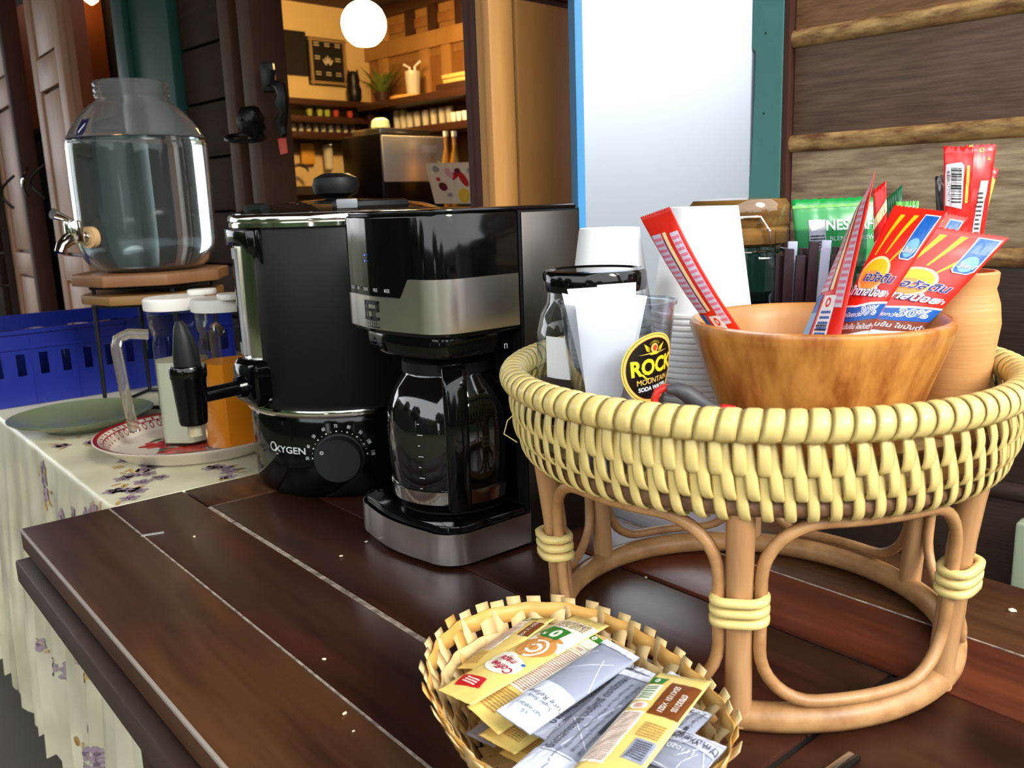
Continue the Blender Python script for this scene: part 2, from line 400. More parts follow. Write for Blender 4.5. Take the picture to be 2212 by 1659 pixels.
# ------------------------------------------------------------------ house front, left part
SW = MB(); SW.obox(hs(1.0, .0, 2.25), WD*4.6, WN*.1, Vector((0, 0, .42))); struct(SW.out('trim_2', M_maroon))
def post(name, s0, s1, f0, f1, mt, z0=0, z1=2.25, label=None, par=None):
    q = MB().obox(hs(s0, f0, z0), WD*(s1-s0), WN*(f1-f0), Vector((0, 0, z1-z0))).out(name, mt, par, bevel=.004)
    if not par: struct(q)
    return q
post('trim_3', 1.80, 1.865, -.03, .07, M_jamb); post('trim_4', 1.868, 1.892, -.01, .05, M_maroon); post('trim_5', 1.93, 1.985, -.02, .06, M_jamb)
wl = MB().obox(hs(1.99, .03, 0), WD*.27, WN*.04, Vector((0, 0, 2.25))).out('wall_left', M_choc); struct(wl)
M_siding = mat('dark_siding', (38, 25, 19), .7, spec=.2, noise=(8, 1, 1, 12, .25), rgb2=(56, 38, 28))  # dark brown siding boards with streaked grain
z = .05
while z < 2.2:
    MB().obox(hs(1.99, .0, z), WD*.268, WN*.028, Vector((0, 0, .148))).out('plank', M_siding, wl, bevel=.003); z += .155
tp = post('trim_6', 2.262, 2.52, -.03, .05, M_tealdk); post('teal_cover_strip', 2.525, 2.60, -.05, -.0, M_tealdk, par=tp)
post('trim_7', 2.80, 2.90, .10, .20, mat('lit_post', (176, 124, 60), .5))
# added partition blocks kitchen light, so the gap behind the left doors stays dark
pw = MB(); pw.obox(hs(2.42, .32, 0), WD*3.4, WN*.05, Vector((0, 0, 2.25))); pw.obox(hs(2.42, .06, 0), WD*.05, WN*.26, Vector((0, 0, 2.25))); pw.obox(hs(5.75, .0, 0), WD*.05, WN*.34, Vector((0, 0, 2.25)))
struct(pw.out('wall_light_blocker', mat('dark_blocker', (30, 24, 22), .8)))
# two faded teak leaves, the near one standing slightly open
ang = math.radians(-6)
ax = Matrix.Rotation(ang, 3, 'Z') @ WD; nv = Vector((-ax.y, ax.x, 0))
if nv.dot(WN) > 0: nv = -nv
zr0 = onF(100, 210, 0)[1]; zr1 = onF(100, 120, 0)[1]; zq0 = onF(150, 605, 0)[1]; zq1 = onF(150, 552, 0)[1]
lr = [(0, .25), (zq0-.12, zq1-.12), (zr0-.12+.02, zr1-.12-.01), (2.0, 2.13)]
d4 = struct(panel_leaf('door_4', hs(3.06, -.05, .12), ax, nv, .46, 2.13, .05, lr, M_oldteak, groove=M_kdark, stile=.085))
d5 = struct(panel_leaf('door_5', hs(3.80, -.0, .12), ax, nv, .50, 2.13, .05, lr, M_oldteak, groove=M_kdark, stile=.085))
post('trim_8', 3.755, 3.80, -.02, .05, M_maroon)
wf = struct(MB().obox(hs(4.34, .03, 0), WD*5.4, WN*.06, Vector((0, 0, 2.62))).out('wall_far_left', M_choc))
z = .05
while z < 2.5:
    MB().obox(hs(4.34, .0, z), WD*5.4, WN*.028, Vector((0, 0, .148))).out('plank', M_siding, wf, bevel=.003); z += .155
def pull(o_, px, py0, py1, f, side, mt):
    s0, z0 = onF(px, py0, f); s1, z1 = onF(px, py1, f); pts = []
    for k in range(13):
        a = math.pi*k/12; pts.append(hs(s0+(s1-s0)*k/12+side*.05*math.sin(a), f-.035*math.sin(a), z0+(z1-z0)*k/12))
    q = MB().tube(pts, .006, 6).out('door_pull', mt, o_, True)
    q.matrix_parent_inverse = o_.matrix_world.inverted()
pull(d4, 96, 356, 428, -.07, .9, M_iron); pull(d5, 30, 380, 450, -.06, .9, M_iron)
pull(d5, 60, 362, 425, -.03, -1.0, M_chrome)
# orange cupboard glimpsed in the gap
cb = MB().obox(hs(3.55, .24, 1.55), WD*.8, WN*.07, Vector((0, 0, .55))).out('wall_cupboard', mat('orange_cupboard', (150, 76, 30), .5)); tag(cb, 'orange brown cupboard front seen in the dark gap between the door leaves', 'cupboard')
cbp = hs(3.42, .22, 2.0); cbl = root('closet_bulb', 'small warm bulb glowing above the orange cupboard', 'bulb', cbp)
MB().lathe([(.004, -.05), (.025, -.035), (.03, -.01), (.014, .02)], 14).out('glass', mat('closet_glow', (255, 220, 150), .5, emit=(255, 200, 120), estr=9), cbl, True); MB().tube([(0, 0, .02), (0, 0, .25)], .008, 6).out('cord', M_black, cbl)
post('trim_10', -.10, -.046, -.06, -.03, mat('pale_green_post', (176, 190, 158), .5), z1=.70)
sh = MB().obox(hs(3.5, .14, 1.50), WD*.9, WN*.17, Vector((0, 0, .02))).out('closet_shelf', M_jamb); tag(sh, 'narrow brown shelf below the orange cupboard in the door gap', 'shelf')

# ------------------------------------------------------------------ kitchen seen through the opening
FK = 1.8; SK = onF(798, 150, FK)[0]; KC = 2.16
def slab(name, a, b_, c_, mt):
    q = MB().obox(a, b_, c_[0], c_[1]).out(name, mt); return struct(q)
struct(MB().obox(hs(SK, .37, 0), WD*.06, WN*(FK-.37+.06), Vector((0, 0, KC))).out('wall_kitchen_side', M_plaster))
kb = struct(MB().obox(hs(.1, FK, 0), WD*(SK-.1), WN*.06, Vector((0, 0, KC))).out('wall_kitchen_back', M_kwood))
ew = MB(); ew.obox(hs(.04, .09, 0), WD*.06, WN*(FK-.03), Vector((0, 0, .95))); ew.obox(hs(.04, .09, .95), WD*.06, WN*.35, Vector((0, 0, KC-.95))); ew.obox(hs(.04, 1.25, .95), WD*.06, WN*(FK-1.19), Vector((0, 0, KC-.95))); ew.obox(hs(.04, .44, 1.95), WD*.06, WN*.81, Vector((0, 0, KC-1.95)))  # unseen opening added to bring daylight onto the coffee machine panel
struct(ew.out('wall_kitchen_end', M_kwood))
struct(MB().obox(hs(.04, .0, KC), WD*(SK+.1), WN*(FK+.1), Vector((0, 0, .06))).out('ceiling_kitchen', mat('dark_ceiling', (60, 42, 28), .7)))
struct(MB().obox(hs(.04, .09, .0), WD*(SK), WN*(FK), Vector((0, 0, .3))).out('floor_kitchen', M_jamb))
struct(MB().obox(hs(.04, .06, 0), WD*.5, WN*.03, Vector((0, 0, KC))).out('wall_kitchen_front', M_kwood))
# frames of the panelled back wall
def bx_(name, s0, s1, z0, z1, d, mt, par): return MB().obox(hs(s0, FK-d, z0), WD*(s1-s0), WN*d, Vector((0, 0, z1-z0))).out(name, mt, par, bevel=.004)
M_kw2 = mat('kitchen_rail_wood', (178, 134, 76), .5, noise=(4, 5, 5, .8, .25), rgb2=(158, 114, 62)); M_kw3 = mat('kitchen_panel_wood', (128, 84, 42), .45, noise=(4, 5, 5, .8, .25), rgb2=(146, 100, 52))
zA = onF(930, 92, FK)[1]; sL = SK; 
bx_('rail', .6, sL, zA-.03, zA+.05, .03, M_kw2, kb); bx_('rail', .6, sL, KC-.06, KC, .03, M_kdark, kb)
for px in (832, 890, 940, 1000, 1050, 1120):
    s_ = onF(px, 40, FK)[0]; bx_('stile', s_-.03, s_+.03, zA+.05, KC-.06, .028, M_kdark if px in (890, 940, 1000) else M_kw2, kb)
for px0, px1 in ((842, 872), (896, 932), (948, 992), (1006, 1040)):
    a, b1 = onF(px0, 40, FK)[0], onF(px1, 40, FK)[0]; bx_('panel', b1, a, zA+.08, KC-.1, .012, M_kw3, kb)
for px in (835, 925, 972, 1030):
    s_ = onF(px, 150, FK)[0]; bx_('stile', s_-.035, s_+.035, 1.2, zA-.03, .026, M_kw2, kb)
for px0, px1 in ((845, 915), (935, 965), (982, 1022)):
    a, b1 = onF(px0, 150, FK)[0], onF(px1, 150, FK)[0]; bx_('panel', b1, a, 1.62, zA-.07, .014, M_kw3, kb)
# ------------------------------------------------------------------ kitchen fittings
XW = -WD          # out of the side wall
def onside(px, py, d=0): f, z = onS(px, py, SK-d); return f, z
def sidebox(name, px0, py0, px1, py1, d, mt, par=None, d0=0, bev=.002):
    """box on the kitchen side wall from two opposite pixel corners"""
    f0, z0 = onside(px0, py0, d0); f1, z1 = onside(px1, py1, d0)
    return MB().obox(hs(SK-d0, min(f0, f1), min(z0, z1)), -WD*d, WN*abs(f1-f0), Vector((0, 0, abs(z1-z0)))).out(name, mt, par, bevel=bev)
# blackboard and framed chalk menu (aligned heights from the left edge)
fA, zTop = onside(573, 60); fB, zBot = onside(573, 158); fC = onside(657, 100)[0]; fD = onside(741, 100)[0]
bbd = MB().obox(hs(SK, fA-.4, zBot), -WD*.02, WN*(fC-fA+.4), Vector((0, 0, zTop-zBot))).out('blackboard', M_black); tag(bbd, 'plain blackboard on the cream kitchen wall', 'blackboard')
mn = root('menu_board', 'wood framed chalk menu board beside the plain blackboard', 'menu board', hs(SK, (fC+fD)/2, zBot-.04))
hz = zTop-zBot+.02; wz = fD-fC-.01
def mloc(q): q.matrix_parent_inverse = Matrix.Identity(4); return q
mn.rotation_euler = (0, 0, math.radians(45))   # local x = WN (depth), local y = WD
MB().box((0, -.02, hz/2), (wz, .012, hz)).out('slate', M_black, mn)
M_fr = mat('pale_frame', (150, 122, 82), .5)
for c, d in (((0, -.028, .012), (wz, .02, .014)), ((0, -.028, hz-.012), (wz, .02, .014)), ((-wz/2+.012, -.028, hz/2), (.014, .02, hz)), ((wz/2-.012, -.028, hz/2), (.014, .02, hz))): MB().box(c, d).out('frame_bar', M_fr, mn, bevel=.002)
M_chalk = mat('chalk', (190, 180, 150), .9)
dc = Decal()
for cx, cy in ((-.28, .36), (0, .36), (.28, .36), (-.27, .08), (.27, .06), (-.27, -.25), (.0, -.25), (.27, -.25)): dc.dashes(cx*wz-.07*wz, cy*hz-.012, cx*wz+.07*wz, cy*hz+.012, 2, M_chalk, seed=int(cx*100+cy*10))
for k in range(5): dc.disc((k-2)*.022*wz*2, .06*hz-abs(k-2)*.008, .005, .018, M_chalk, rot=-(k-2)*.3)
dc.rect(-.03*wz, -.02*hz, .03*wz, .0, M_chalk)
dc.build('chalk_writing', mn, lambda x, y, e: Vector((x, -.0265-e, hz/2+y)))
# three shelves on the side wall
for i, (ya, yb, lab) in enumerate(((208, 216, 'top dark shelf on the cream kitchen wall'), (246, 253, 'middle dark shelf of the cream kitchen wall holding small bowls'), (281, 288, 'lowest dark shelf of the cream wall holding a row of glasses'))):
    f0, z0 = onside(600, ya, .2); f1 = FK-.03
    q = MB().obox(hs(SK, f0-.5, z0-.03), -WD*.2, WN*(f1-f0+.5), Vector((0, 0, .03))).out('wall_shelf', M_kdark, bevel=.003); tag(q, lab, 'shelf')
    MB().obox(hs(SK, f1-.06, z0-.075), -WD*.15, WN*.025, Vector((0, 0, .046))).out('bracket', M_kdark, q)
    if i == 1:
        for j, (px, c) in enumerate(((668, (150, 160, 70)), (690, (160, 168, 80)), (706, (150, 160, 70)), (725, (170, 62, 50)), (755, (160, 52, 46)))):
            f_ = onside(px, 240, .12)[0]
            q2 = MB().lathe([(.008, 0), (.015, .018), (.017, .042), (.0155, .042), (.008, .004)], 14).out('small_bowl', mat('bowl_%d' % (c[0] > 155 and c[1] < 100), c, .3), None, True); q2.location = hs(SK-.12, f_, z0)
            tag(q2, 'small red bowl on the middle shelf of the cream wall' if c[1] < 100 else 'small green bowl on the middle shelf of the cream wall', 'bowl', 'bowls on the middle kitchen shelf')
    if i == 2:
        for px in range(602, 770, 16):
            f_ = onside(px, 275, .1)[0]
            q2 = MB().lathe([(.011, 0), (.012, .003), (.0135, .044), (.0125, .044), (.010, .004)], 12).out('drinking_glass', M_glassk, None, True); q2.location = hs(SK-.1, f_, z0)
            tag(q2, 'small drinking glass in the row on the lowest shelf of the cream wall', 'glass', 'glasses on the lowest side shelf')
    if i == 0:
        f_ = onside(765, 200, .1)[0]
        ow = root('bird_figurine', 'small dark owl shaped figurine on the top kitchen shelf', 'figurine', hs(SK-.1, f_, z0))
        MB().lathe([(.02, 0), (.036, .02), (.04, .07), (.03, .10), (.034, .12), (.03, .15), (.012, .165)], 14).out('body', M_iron, ow, True)
        MB().tube([(-.02, 0, .15), (-.024, 0, .175)], [.01, .002], 6).out('ear', M_iron, ow); MB().tube([(.02, 0, .15), (.024, 0, .175)], [.01, .002], 6).out('ear', M_iron, ow)
# hanging board, strainer, tap, counter
cbd = sidebox('cutting_board', 646, 309, 678, 356, .02, mat('yellow_board', (206, 150, 52), .5), d0=.02, bev=.008); tag(cbd, 'yellow wooden cutting board hanging below the shelves', 'cutting board')
f_, z_ = onside(708, 322, .06); zt_ = onside(708, 300, .06)[1]
gm = root('measuring_glass', 'clear hanging measuring glass with a metal clip beside the yellow board', 'measuring glass', hs(SK-.06, f_, z_-.105))
MB().lathe([(.02, 0), (.024, .003), (.026, .11), (.024, .11), (.02, .006)], 12).out('tube', M_glassk, gm, True); MB().box((0, 0, .125), (.05, .02, .03)).out('clip', M_chrome, gm, bevel=.004)
f_, z_ = onside(632, 402, .12); ft, zt = onside(650, 356, .12)
tp_ = root('kitchen_tap', 'slim gooseneck tap above the dark sink counter', 'tap', hs(SK-.12, f_, z_))
hh = zt-z_; pts = [(0, 0, 0), (0, 0, hh*.7)]+[(.05-.05*math.cos(a), 0, hh*.7+hh*.3*math.sin(a)) for a in [math.pi*k/8 for k in range(1, 9)]]
MB().tube([Vector((p[0]*.7, p[0]*.7, p[2])) for p in pts], .008, 8).out('spout', M_steel, tp_, True); MB().lathe([(.018, 0), (.018, .02), (.009, .03)], 10).out('base_ring', M_steel, tp_, True)
zc = onside(640, 404, .3)[1]
ct = MB().obox(hs(SK, .5, zc-.04), -WD*.42, WN*(FK-.527), Vector((0, 0, .04))).out('sink_counter', mat('dark_counter', (44, 36, 30), .4)); tag(ct, 'dark counter top along the cream kitchen wall', 'counter')
MB().obox(hs(SK, .52, .3), -WD*.38, WN*(FK-.56), Vector((0, 0, zc-.04-.3))).out('cabinet_front', mat('grey_brown_cabinet', (74, 64, 54), .6), ct)
bl = MB().obox(hs(SK, .5, onside(700, 335)[1]-.0), -WD*.008, WN*(FK-.5), Vector((0, 0, onside(700, 300)[1]-onside(700, 335)[1]))).out('trim_9', mat('brown_band', (120, 98, 62), .7)); struct(bl)  # darker brown band on the wall below the shelves
# back wall shelves
ba = root('bar_shelf', 'upper dark bracket shelf on the wooden kitchen wall', 'shelf', hs(onF(900, 206, FK-.28)[0], FK, onF(900, 206, FK-.28)[1]))
def bshelf(r_, s0, s1, d, z, mt=M_kdark, br=True):
    b0 = r_.location; q = MB().obox(hs(s0, FK-d, z-.035)-b0, WD*(s1-s0), WN*d, Vector((0, 0, .035))).out('board', mt, r_, bevel=.003)
    for s_ in ((s0+.25, s1-.04) if br else ()): MB().obox(hs(s_, FK-d*.8, z-.12)-b0, WD*.03, WN*d*.8, Vector((0, 0, .085))).out('bracket', mt, r_)
zb1 = onF(900, 204, FK-.28)[1]; bshelf(ba, .9, SK-.25, .28, zb1)
bb2 = root('bar_shelf', 'lower dark shelf on the wooden kitchen wall lined with stemless glasses', 'shelf', hs(2.5, FK, 1.3)); zb2 = onF(920, 270, FK-.28)[1]; bshelf(bb2, .9, SK-.25, .28, zb2)
bt = root('tray_shelf', 'short raised shelf with pale boards near the opening jamb', 'shelf', hs(2.0, FK, zb1)); zb3 = max(onF(990, 180, FK-.2)[1], zb1+.0355); sa, sb = onF(1045, 182, FK-.2)[0], onF(955, 182, FK-.2)[0]; bshelf(bt, sa, sb, .24, zb3, br=False)
for k in range(2):
    q = MB().obox(hs(sa+.02+.01*k, FK-.22, zb3+.002+k*.022), WD*(sb-sa-.05), WN*.19, Vector((0, 0, .018))).out('pale_board', mat('pale_board', (220, 178, 110), .5), bevel=.004); tag(q, 'pale wooden serving board lying on the short raised shelf, %s' % ('bottom one' if k == 0 else 'top one'), 'board')
for j, px in enumerate((858, 872, 886, 902, 920, 938, 956, 972)):
    s_ = onF(px, 262, FK-.15)[0]; hgt = .105 if px < 880 else .088
    q2 = MB().lathe([(.014, 0), (.016, .005), (.019, hgt*.6), (.0185, hgt), (.0175, hgt), (.014, .008)], 14).out('bar_glass', M_glassk, None, True); q2.location = hs(s_, FK-.15, zb2)
    tag(q2, 'clear tumbler in the row on the lower bar shelf', 'glass', 'tumblers on the lower bar shelf')
for px in (981, 993, 1005, 1017, 1029):
    s_ = onF(px, 258, FK-.2)[0]
    q2 = MB().lathe([(.010, 0), (.0142, .03), (.015, .05), (.0135, .05), (.009, .006)], 12).out('white_cup', M_paper, None, True); q2.location = hs(s_, FK-.2, zb2)
    tag(q2, 'small white cup at the end of the lower bar shelf', 'cup', 'white cups on the lower bar shelf')
s_, z_ = onF(893, 196, FK-.15)
wbd = MB().lathe([(.12, 0), (.12, .015)], 24).out('round_board', mat('honey_board', (206, 150, 80), .5), None); wbd.location = hs(s_, FK-.15, zb1); tag(wbd, 'round honey coloured board under the bent wire ornament', 'board')
orn = root('wire_ornament', 'clear ornament with two bent straws standing on the round board', 'ornament', hs(s_, FK-.15, zb1+.015))
MB().lathe([(.03, 0), (.034, .005), (.04, .12), (.037, .12), (.03, .01)], 14).out('tumbler', M_glassk, orn, True)
for a in (-1, 1): MB().tube([(-.008*a, .008*a, .01), (-.014*a, .014*a, .14), (-.045*a, .045*a, .16)], .006, 6).out('straw', M_paper, orn, True)
pl = root('hanging_plant', 'leafy green plant on the upper bar shelf beside the corner', 'plant', hs(onF(825, 195, FK-.15)[0], FK-.15, zb1))
MB().lathe([(.03, 0), (.045, .06), (.04, .06), (.02, .01)], 12).out('pot', M_kdark, pl, True)
q = MB(); rr = random.Random(3)
for k in range(26):
    a = rr.uniform(0, 6.28); l = rr.uniform(.08, .2); d = Vector((math.cos(a), math.sin(a), rr.uniform(.6, 1.8))).normalized(); p0 = Vector((0, 0, .05)); sd = Vector((-math.sin(a), math.cos(a), 0))*.012
    q.ribbon([p0, p0+d*l*.6, p0+d*l+Vector((0, 0, -.02))], [sd*.4, sd, sd*.1], [Vector((0, 0, 1))]*3, .001)
q.out('leaf_cluster', mat('shelf_leaves', (90, 104, 44), .6), pl)['kind'] = 'stuff'
# globe lamp
s_, z_ = onF(786, 52, .95); gp = hs(s_, .95, z_); R_ = 45/FPX*gp.y*1.0
gl = root('globe_lamp', 'glowing round pendant lamp with an open flat bottom', 'lamp', gp)
M_glow = mat('lamp_glow', (255, 230, 180), .5, emit=(255, 206, 132), estr=110)
prof = [(R_*math.sin(a), -R_*math.cos(a)) for a in [math.radians(25+i*150/18) for i in range(19)]]
MB().lathe(prof, 32).out('shade', M_glow, gl, True)
MB().tube([(0, 0, R_*.9), (0, 0, KC-z_)], .006, 6).out('cord', M_iron, gl)
# warm hanging bulb by the jamb
s_, z_ = onF(519, 20, .12); gp = hs(s_, .12, z_)
hb = root('hanging_bulb', 'long warm filament bulb hanging beside the opening jamb', 'bulb', gp)
sc = gp.y/FPX
MB().lathe([(.001*1, -40*sc), (7*sc, -38*sc), (7*sc, -8*sc), (14*sc, -4*sc), (15*sc, 30*sc), (8*sc, 48*sc)], 14).out('glass', mat('bulb_glow', (255, 225, 160), .5, emit=(255, 190, 90), estr=14), hb, True)
MB().tube([(0, 0, 48*sc), (0, 0, KC-z_)], .005, 6).out('cord', M_iron, hb)
# espresso machine
f1_ = .95; s1_ = onF(820, 300, f1_)[0]; zt = onF(820, 286, f1_)[1]; zl = onF(820, 395, f1_)[1]; f2_ = onS(956, 300, s1_)[0]; s2_ = onF(736, 300, f1_)[0]; zbk = onF(820, 425, f1_)[1]
em = root('espresso_machine', 'black coffee machine with a brushed steel side panel on the kitchen bar', 'coffee machine', hs(s1_, f1_, zbk-.05), math.radians(45))
w_, d_ = s2_-s1_, f2_-f1_; hg = zt-zbk+.05
MB().box((d_/2, w_/2, hg/2), (d_, w_, hg)).out('body', M_blackp, em, bevel=.01)
z0p = zl-zbk+.05; MB().box((d_*.5, -.006, (z0p+hg)/2-.004), (d_*.98, .012, hg-z0p-.012)).out('side_panel', mat('machine_steel', (226, 222, 214), .32, metal=.35), em, bevel=.005)
Decal().dashes(d_*.62, hg-.075, d_*.86, hg-.045, 1, M_paper, fill=1., seed=4).build('badge', em, lambda x, y, e: Vector((x, -.0125-e, y)))
MB().box((d_*.5, w_*.5, hg+.012), (d_*.8, w_*.7, .024)).out('cup_rail', M_steel, em, bevel=.004)
kc = MB().obox(hs(.7, f1_-.15, zbk-.09), WD*(SK-1.12), WN*(FK-f1_+.15-.02), Vector((0, 0, .04))).out('bar_counter', M_kdark); tag(kc, 'dark bar counter along the wooden kitchen wall', 'counter')
MB().obox(hs(.75, f1_-.1, .3), WD*(SK-1.2), WN*.5, Vector((0, 0, zbk-.39))).out('counter_front', M_kwood, kc)
kz = zbk-.05
q = MB().lathe([(.03, 0), (.04, .01), (.036, .035), (.02, .045)], 12).out('green_packet', mat('mint_packet', (170, 196, 160), .5), None, True); q.location = hs(s1_+.12, f1_+.1, kz+hg+.024); tag(q, 'pale green crumpled packet on top of the coffee machine', 'packet')
for k, px in enumerate((965, 983)):
    s_ = onF(px, 335, f1_+.25)[0]; zt2 = onF(px, 283, f1_+.25)[1]
    bo = root('syrup_bottle', 'yellow labelled syrup bottle beside the menu card', 'bottle', hs(s_, f1_+.25, kz), group='syrup bottles on the bar')
    hb_ = zt2-kz
    MB().lathe([(.019, 0), (.020, .01), (.020, hb_*.62), (.009, hb_*.78), (.009, hb_*.95)], 14).out('glass_body', mat('amber_syrup', (150, 110, 30), .15), bo, True)
    MB().lathe([(.0206, hb_*.18), (.0206, hb_*.55)], 14, cap=False).out('paper_label', mat('yellow_label', (226, 176, 40), .6), bo, True); MB().lathe([(.0105, hb_*.93), (.0105, hb_)], 10).out('cap', M_paper, bo)
# standing menu card with fruit drinks
f_c = .55; P = [onF(*p, f_c) for p in ((918, 353), (1030, 350), (1034, 440), (940, 440))]
mc = root('menu_card', 'tilted picture menu card with red and yellow drinks', 'menu card', hs((P[0][0]+P[2][0])/2, f_c, min(P[2][1], P[3][1])-.03))
b0 = mc.location; vv = [hs(s, f_c, z)-b0 for s, z in P]; back = WN*.004
mk('card', [*vv, *[p+back for p in vv]], [(3, 2, 1, 0), (4, 5, 6, 7), (0, 1, 5, 4), (1, 2, 6, 5), (2, 3, 7, 6), (3, 0, 4, 7)], mat('card_cream', (226, 204, 176), .5), mc)
dd = Decal(); rr = random.Random(11)
cols = [mat('print_red', (190, 30, 36), .5), mat('print_yellow', (230, 186, 60), .5), mat('print_pink', (220, 150, 150), .5), mat('print_plum', (96, 34, 40), .5), mat('print_grey', (150, 140, 140), .5)]
for (x, y, rx, ry, k, a) in ((.28, .42, .09, .11, 3, .3), (.2, .85, .07, .08, 4, 0), (.45, .75, .07, .14, 2, .4), (.58, .72, .06, .16, 0, -.5), (.72, .6, .07, .2, 0, .4), (.62, .8, .06, .07, 3, 0), (.88, .8, .07, .08, 4, .2), (.7, .2, .12, .18, 1, 0), (.4, .22, .06, .05, 4, 0), (.95, .35, .04, .2, 1, 0), (.2, .6, .05, .05, 0, 0)): dd.disc(x, y, rx, ry, cols[k], 1+k, 16, a)
dd.rect(.5, .0, .51, .95, M_paper, 9)
def cardmap(x, y, e):
    top = vv[0].lerp(vv[1], x); bot = vv[3].lerp(vv[2], x); return bot.lerp(top, y)-WN*e
dd.build('printed_drinks', mc, cardmap, eps=.0004)
MB().obox(vv[3]+WN*.004, (vv[2]-vv[3]), WN*.05, Vector((0, 0, .012))).out('foot', M_blackp, mc)
mst = MB().obox(hs(min(P[2][0], P[3][0])-.12, f_c-.12, b0.z-.05), WD*.6, WN*.35, Vector((0, 0, .05))).out('serving_ledge', M_kdark); tag(mst, 'dark serving ledge inside the opening under the menu card', 'ledge')
MB().obox(hs(min(P[2][0], P[3][0])-.1, f_c-.08, .3), WD*.56, WN*.28, Vector((0, 0, b0.z-.05-.3))).out('ledge_panel', M_kwood, mst)
lf = root('green_garnish', 'green leafy sprigs behind the menu card', 'plant', hs(onF(1005, 345, f1_+.2)[0], f1_+.2, kz))
MB().lathe([(.04, 0), (.05, .08), (.045, .08), (.03, .01)], 12).out('pot', M_kdark, lf, True)
q = MB()
for k in range(22):
    a = rr.uniform(0, 6.28); l = rr.uniform(.08, .22); d = Vector((math.cos(a), math.sin(a), rr.uniform(.5, 1.6))).normalized(); sd = Vector((-math.sin(a), math.cos(a), 0))*.014; p0 = Vector((0, 0, .07))
    q.ribbon([p0, p0+d*l*.6, p0+d*l+Vector((0, 0, -.02))], [sd*.4, sd, sd*.1], [Vector((0, 0, 1))]*3, .001)
q.out('leaf_cluster', mat('garnish_leaves', (86, 120, 44), .6), lf)['kind'] = 'stuff'
# wrought iron lamp arm with a red tag, and a black ring holder, on the jamb
ir = root('iron_bracket', 'black curled iron bracket with a red tag on the opening jamb', 'bracket', hs(1.80, -.03, 1.35))
def J(px, py, f=-.036): s, z = onF(px, py, f); return hs(s, f, z)-ir.location
MB().tube([J(586, 150), J(584, 185), J(592, 182), J(606, 188), J(610, 205), J(608, 225), J(612, 245), J(606, 265), J(610, 285), J(614, 293)], [.01, .012, .011, .014, .012, .018, .012, .018, .012, .008], 8).out('arm', M_iron, ir, True)
MB().box(J(580, 168, -.034), (.03, .03, .07)).out('mount_plate', M_iron, ir, bevel=.003)
tgp = [J(600, 300), J(616, 298), J(620, 330), J(606, 334)]
mk('red_tag', tgp+[p+WN*.003 for p in tgp], [(3, 2, 1, 0), (4, 5, 6, 7), (0, 1, 5, 4), (1, 2, 6, 5), (2, 3, 7, 6), (3, 0, 4, 7)], mat('red_tag', (214, 58, 30), .5), ir)
rh = root('ring_holder', 'black round fitting with a wire ring mounted left of the opening', 'holder', hs(1.95, -.02, 1.3))
def K(px, py, f=-.05): s, z = onF(px, py, f); return hs(s, f, z)-rh.location
MB().tube([K(552, 236), K(544, 250), K(540, 265), K(550, 280), K(552, 300)], [.012, .035, .036, .03, .008], 10).out('holder_body', M_iron, rh, True)
c0 = K(530, 298, -.088); MB().tube([c0+WD*(.055*math.cos(a))+WN*(.045*math.sin(a))+Vector((0, 0, .012*math.sin(a+1))) for a in [2*math.pi*k/20 for k in range(20)]], .006, 6, closed=True).out('wire_ring', M_iron, rh, True)
# ------------------------------------------------------------------ dark plank table
M_tab = mat('dark_varnished_wood', (40, 19, 13), .34, spec=.26, noise=(16, 1.6, .2, 1, .16), rgb2=(68, 35, 22), bump=(40, .05), coat=.0)
M_tab2 = mat('dark_varnished_wood_worn', (48, 27, 17), .38, spec=.2, noise=(12, 1.8, .22, 1, .16), rgb2=(86, 54, 31), bump=(40, .08), coat=.0)
M_tab3 = mat('red_brown_varnished_wood', (66, 29, 17), .34, spec=.26, noise=(16, 1.6, .2, 1, .16), rgb2=(100, 48, 27), bump=(40, .05), coat=.0)
M_seam = mat('dusty_seam', (176, 160, 146), .6, noise=(90, 1, 1, 1, .15), rgb2=(96, 82, 72))
M_edge = mat('worn_edge_glint', (150, 138, 128), .35)
tb = root('dark_wood_table', 'dark varnished plank table with an inset centre panel', 'table', (0, 0, 0), TA)
vB, vF = 1.207, -.10
UL = [.187, .294, .393, .640, .738, .873]
def plank(u0, u1, v0, v1, mt, name='plank', th=.028, top=TZ, bev=.0022):
    return MB().box(((u0+u1)/2, (v0+v1)/2, top-th/2), (u1-u0-.0016, v1-v0-.0016, th)).out(name, mt, tb, bevel=bev)
plank(UL[0], UL[1], vF, vB, M_tab2); plank(UL[1], UL[2], vF, vB, M_tab); plank(UL[3], UL[4], vF, vB, M_tab3); plank(UL[4], UL[5], vF, vB, M_tab2)
plank(UL[2]+.001, UL[3]-.001, 1.113, vB, M_tab2); plank(UL[2]+.001, UL[3]-.001, vF, .301, M_tab)
mid = (UL[2]+UL[3])/2
plank(UL[2]+.004, mid, .305, 1.109, M_tab, 'panel_plank', top=TZ-.0005); plank(mid, UL[3]-.004, .305, 1.109, M_tab, 'panel_plank', top=TZ-.0005)
for u, a, b_, w_ in ((UL[1], vF, vB, .0022), (UL[2]+.0005, .303, 1.111, .006), (UL[4], vF, vB, .0022)):
    MB().box((u, (a+b_)/2, TZ-.0026), (w_, b_-a, .005)).out('seam_fill', M_seam, tb)
for v_ in (.303, 1.111): MB().box(((UL[2]+UL[3])/2, v_, TZ-.006), (UL[3]-UL[2], .006, .005)).out('seam_fill', M_black, tb)
MB().box((UL[3], .7, TZ-.006), (.005, .81, .005)).out('seam_fill', M_black, tb)
MB().box((UL[0]+.0022, (vF+vB)/2, TZ-.0022), (.0044, vB-vF-.004, .0044)).out('edge_wear_glint', M_edge, tb, bevel=.0012)  # pale strip: worn edge with its bright highlight painted in
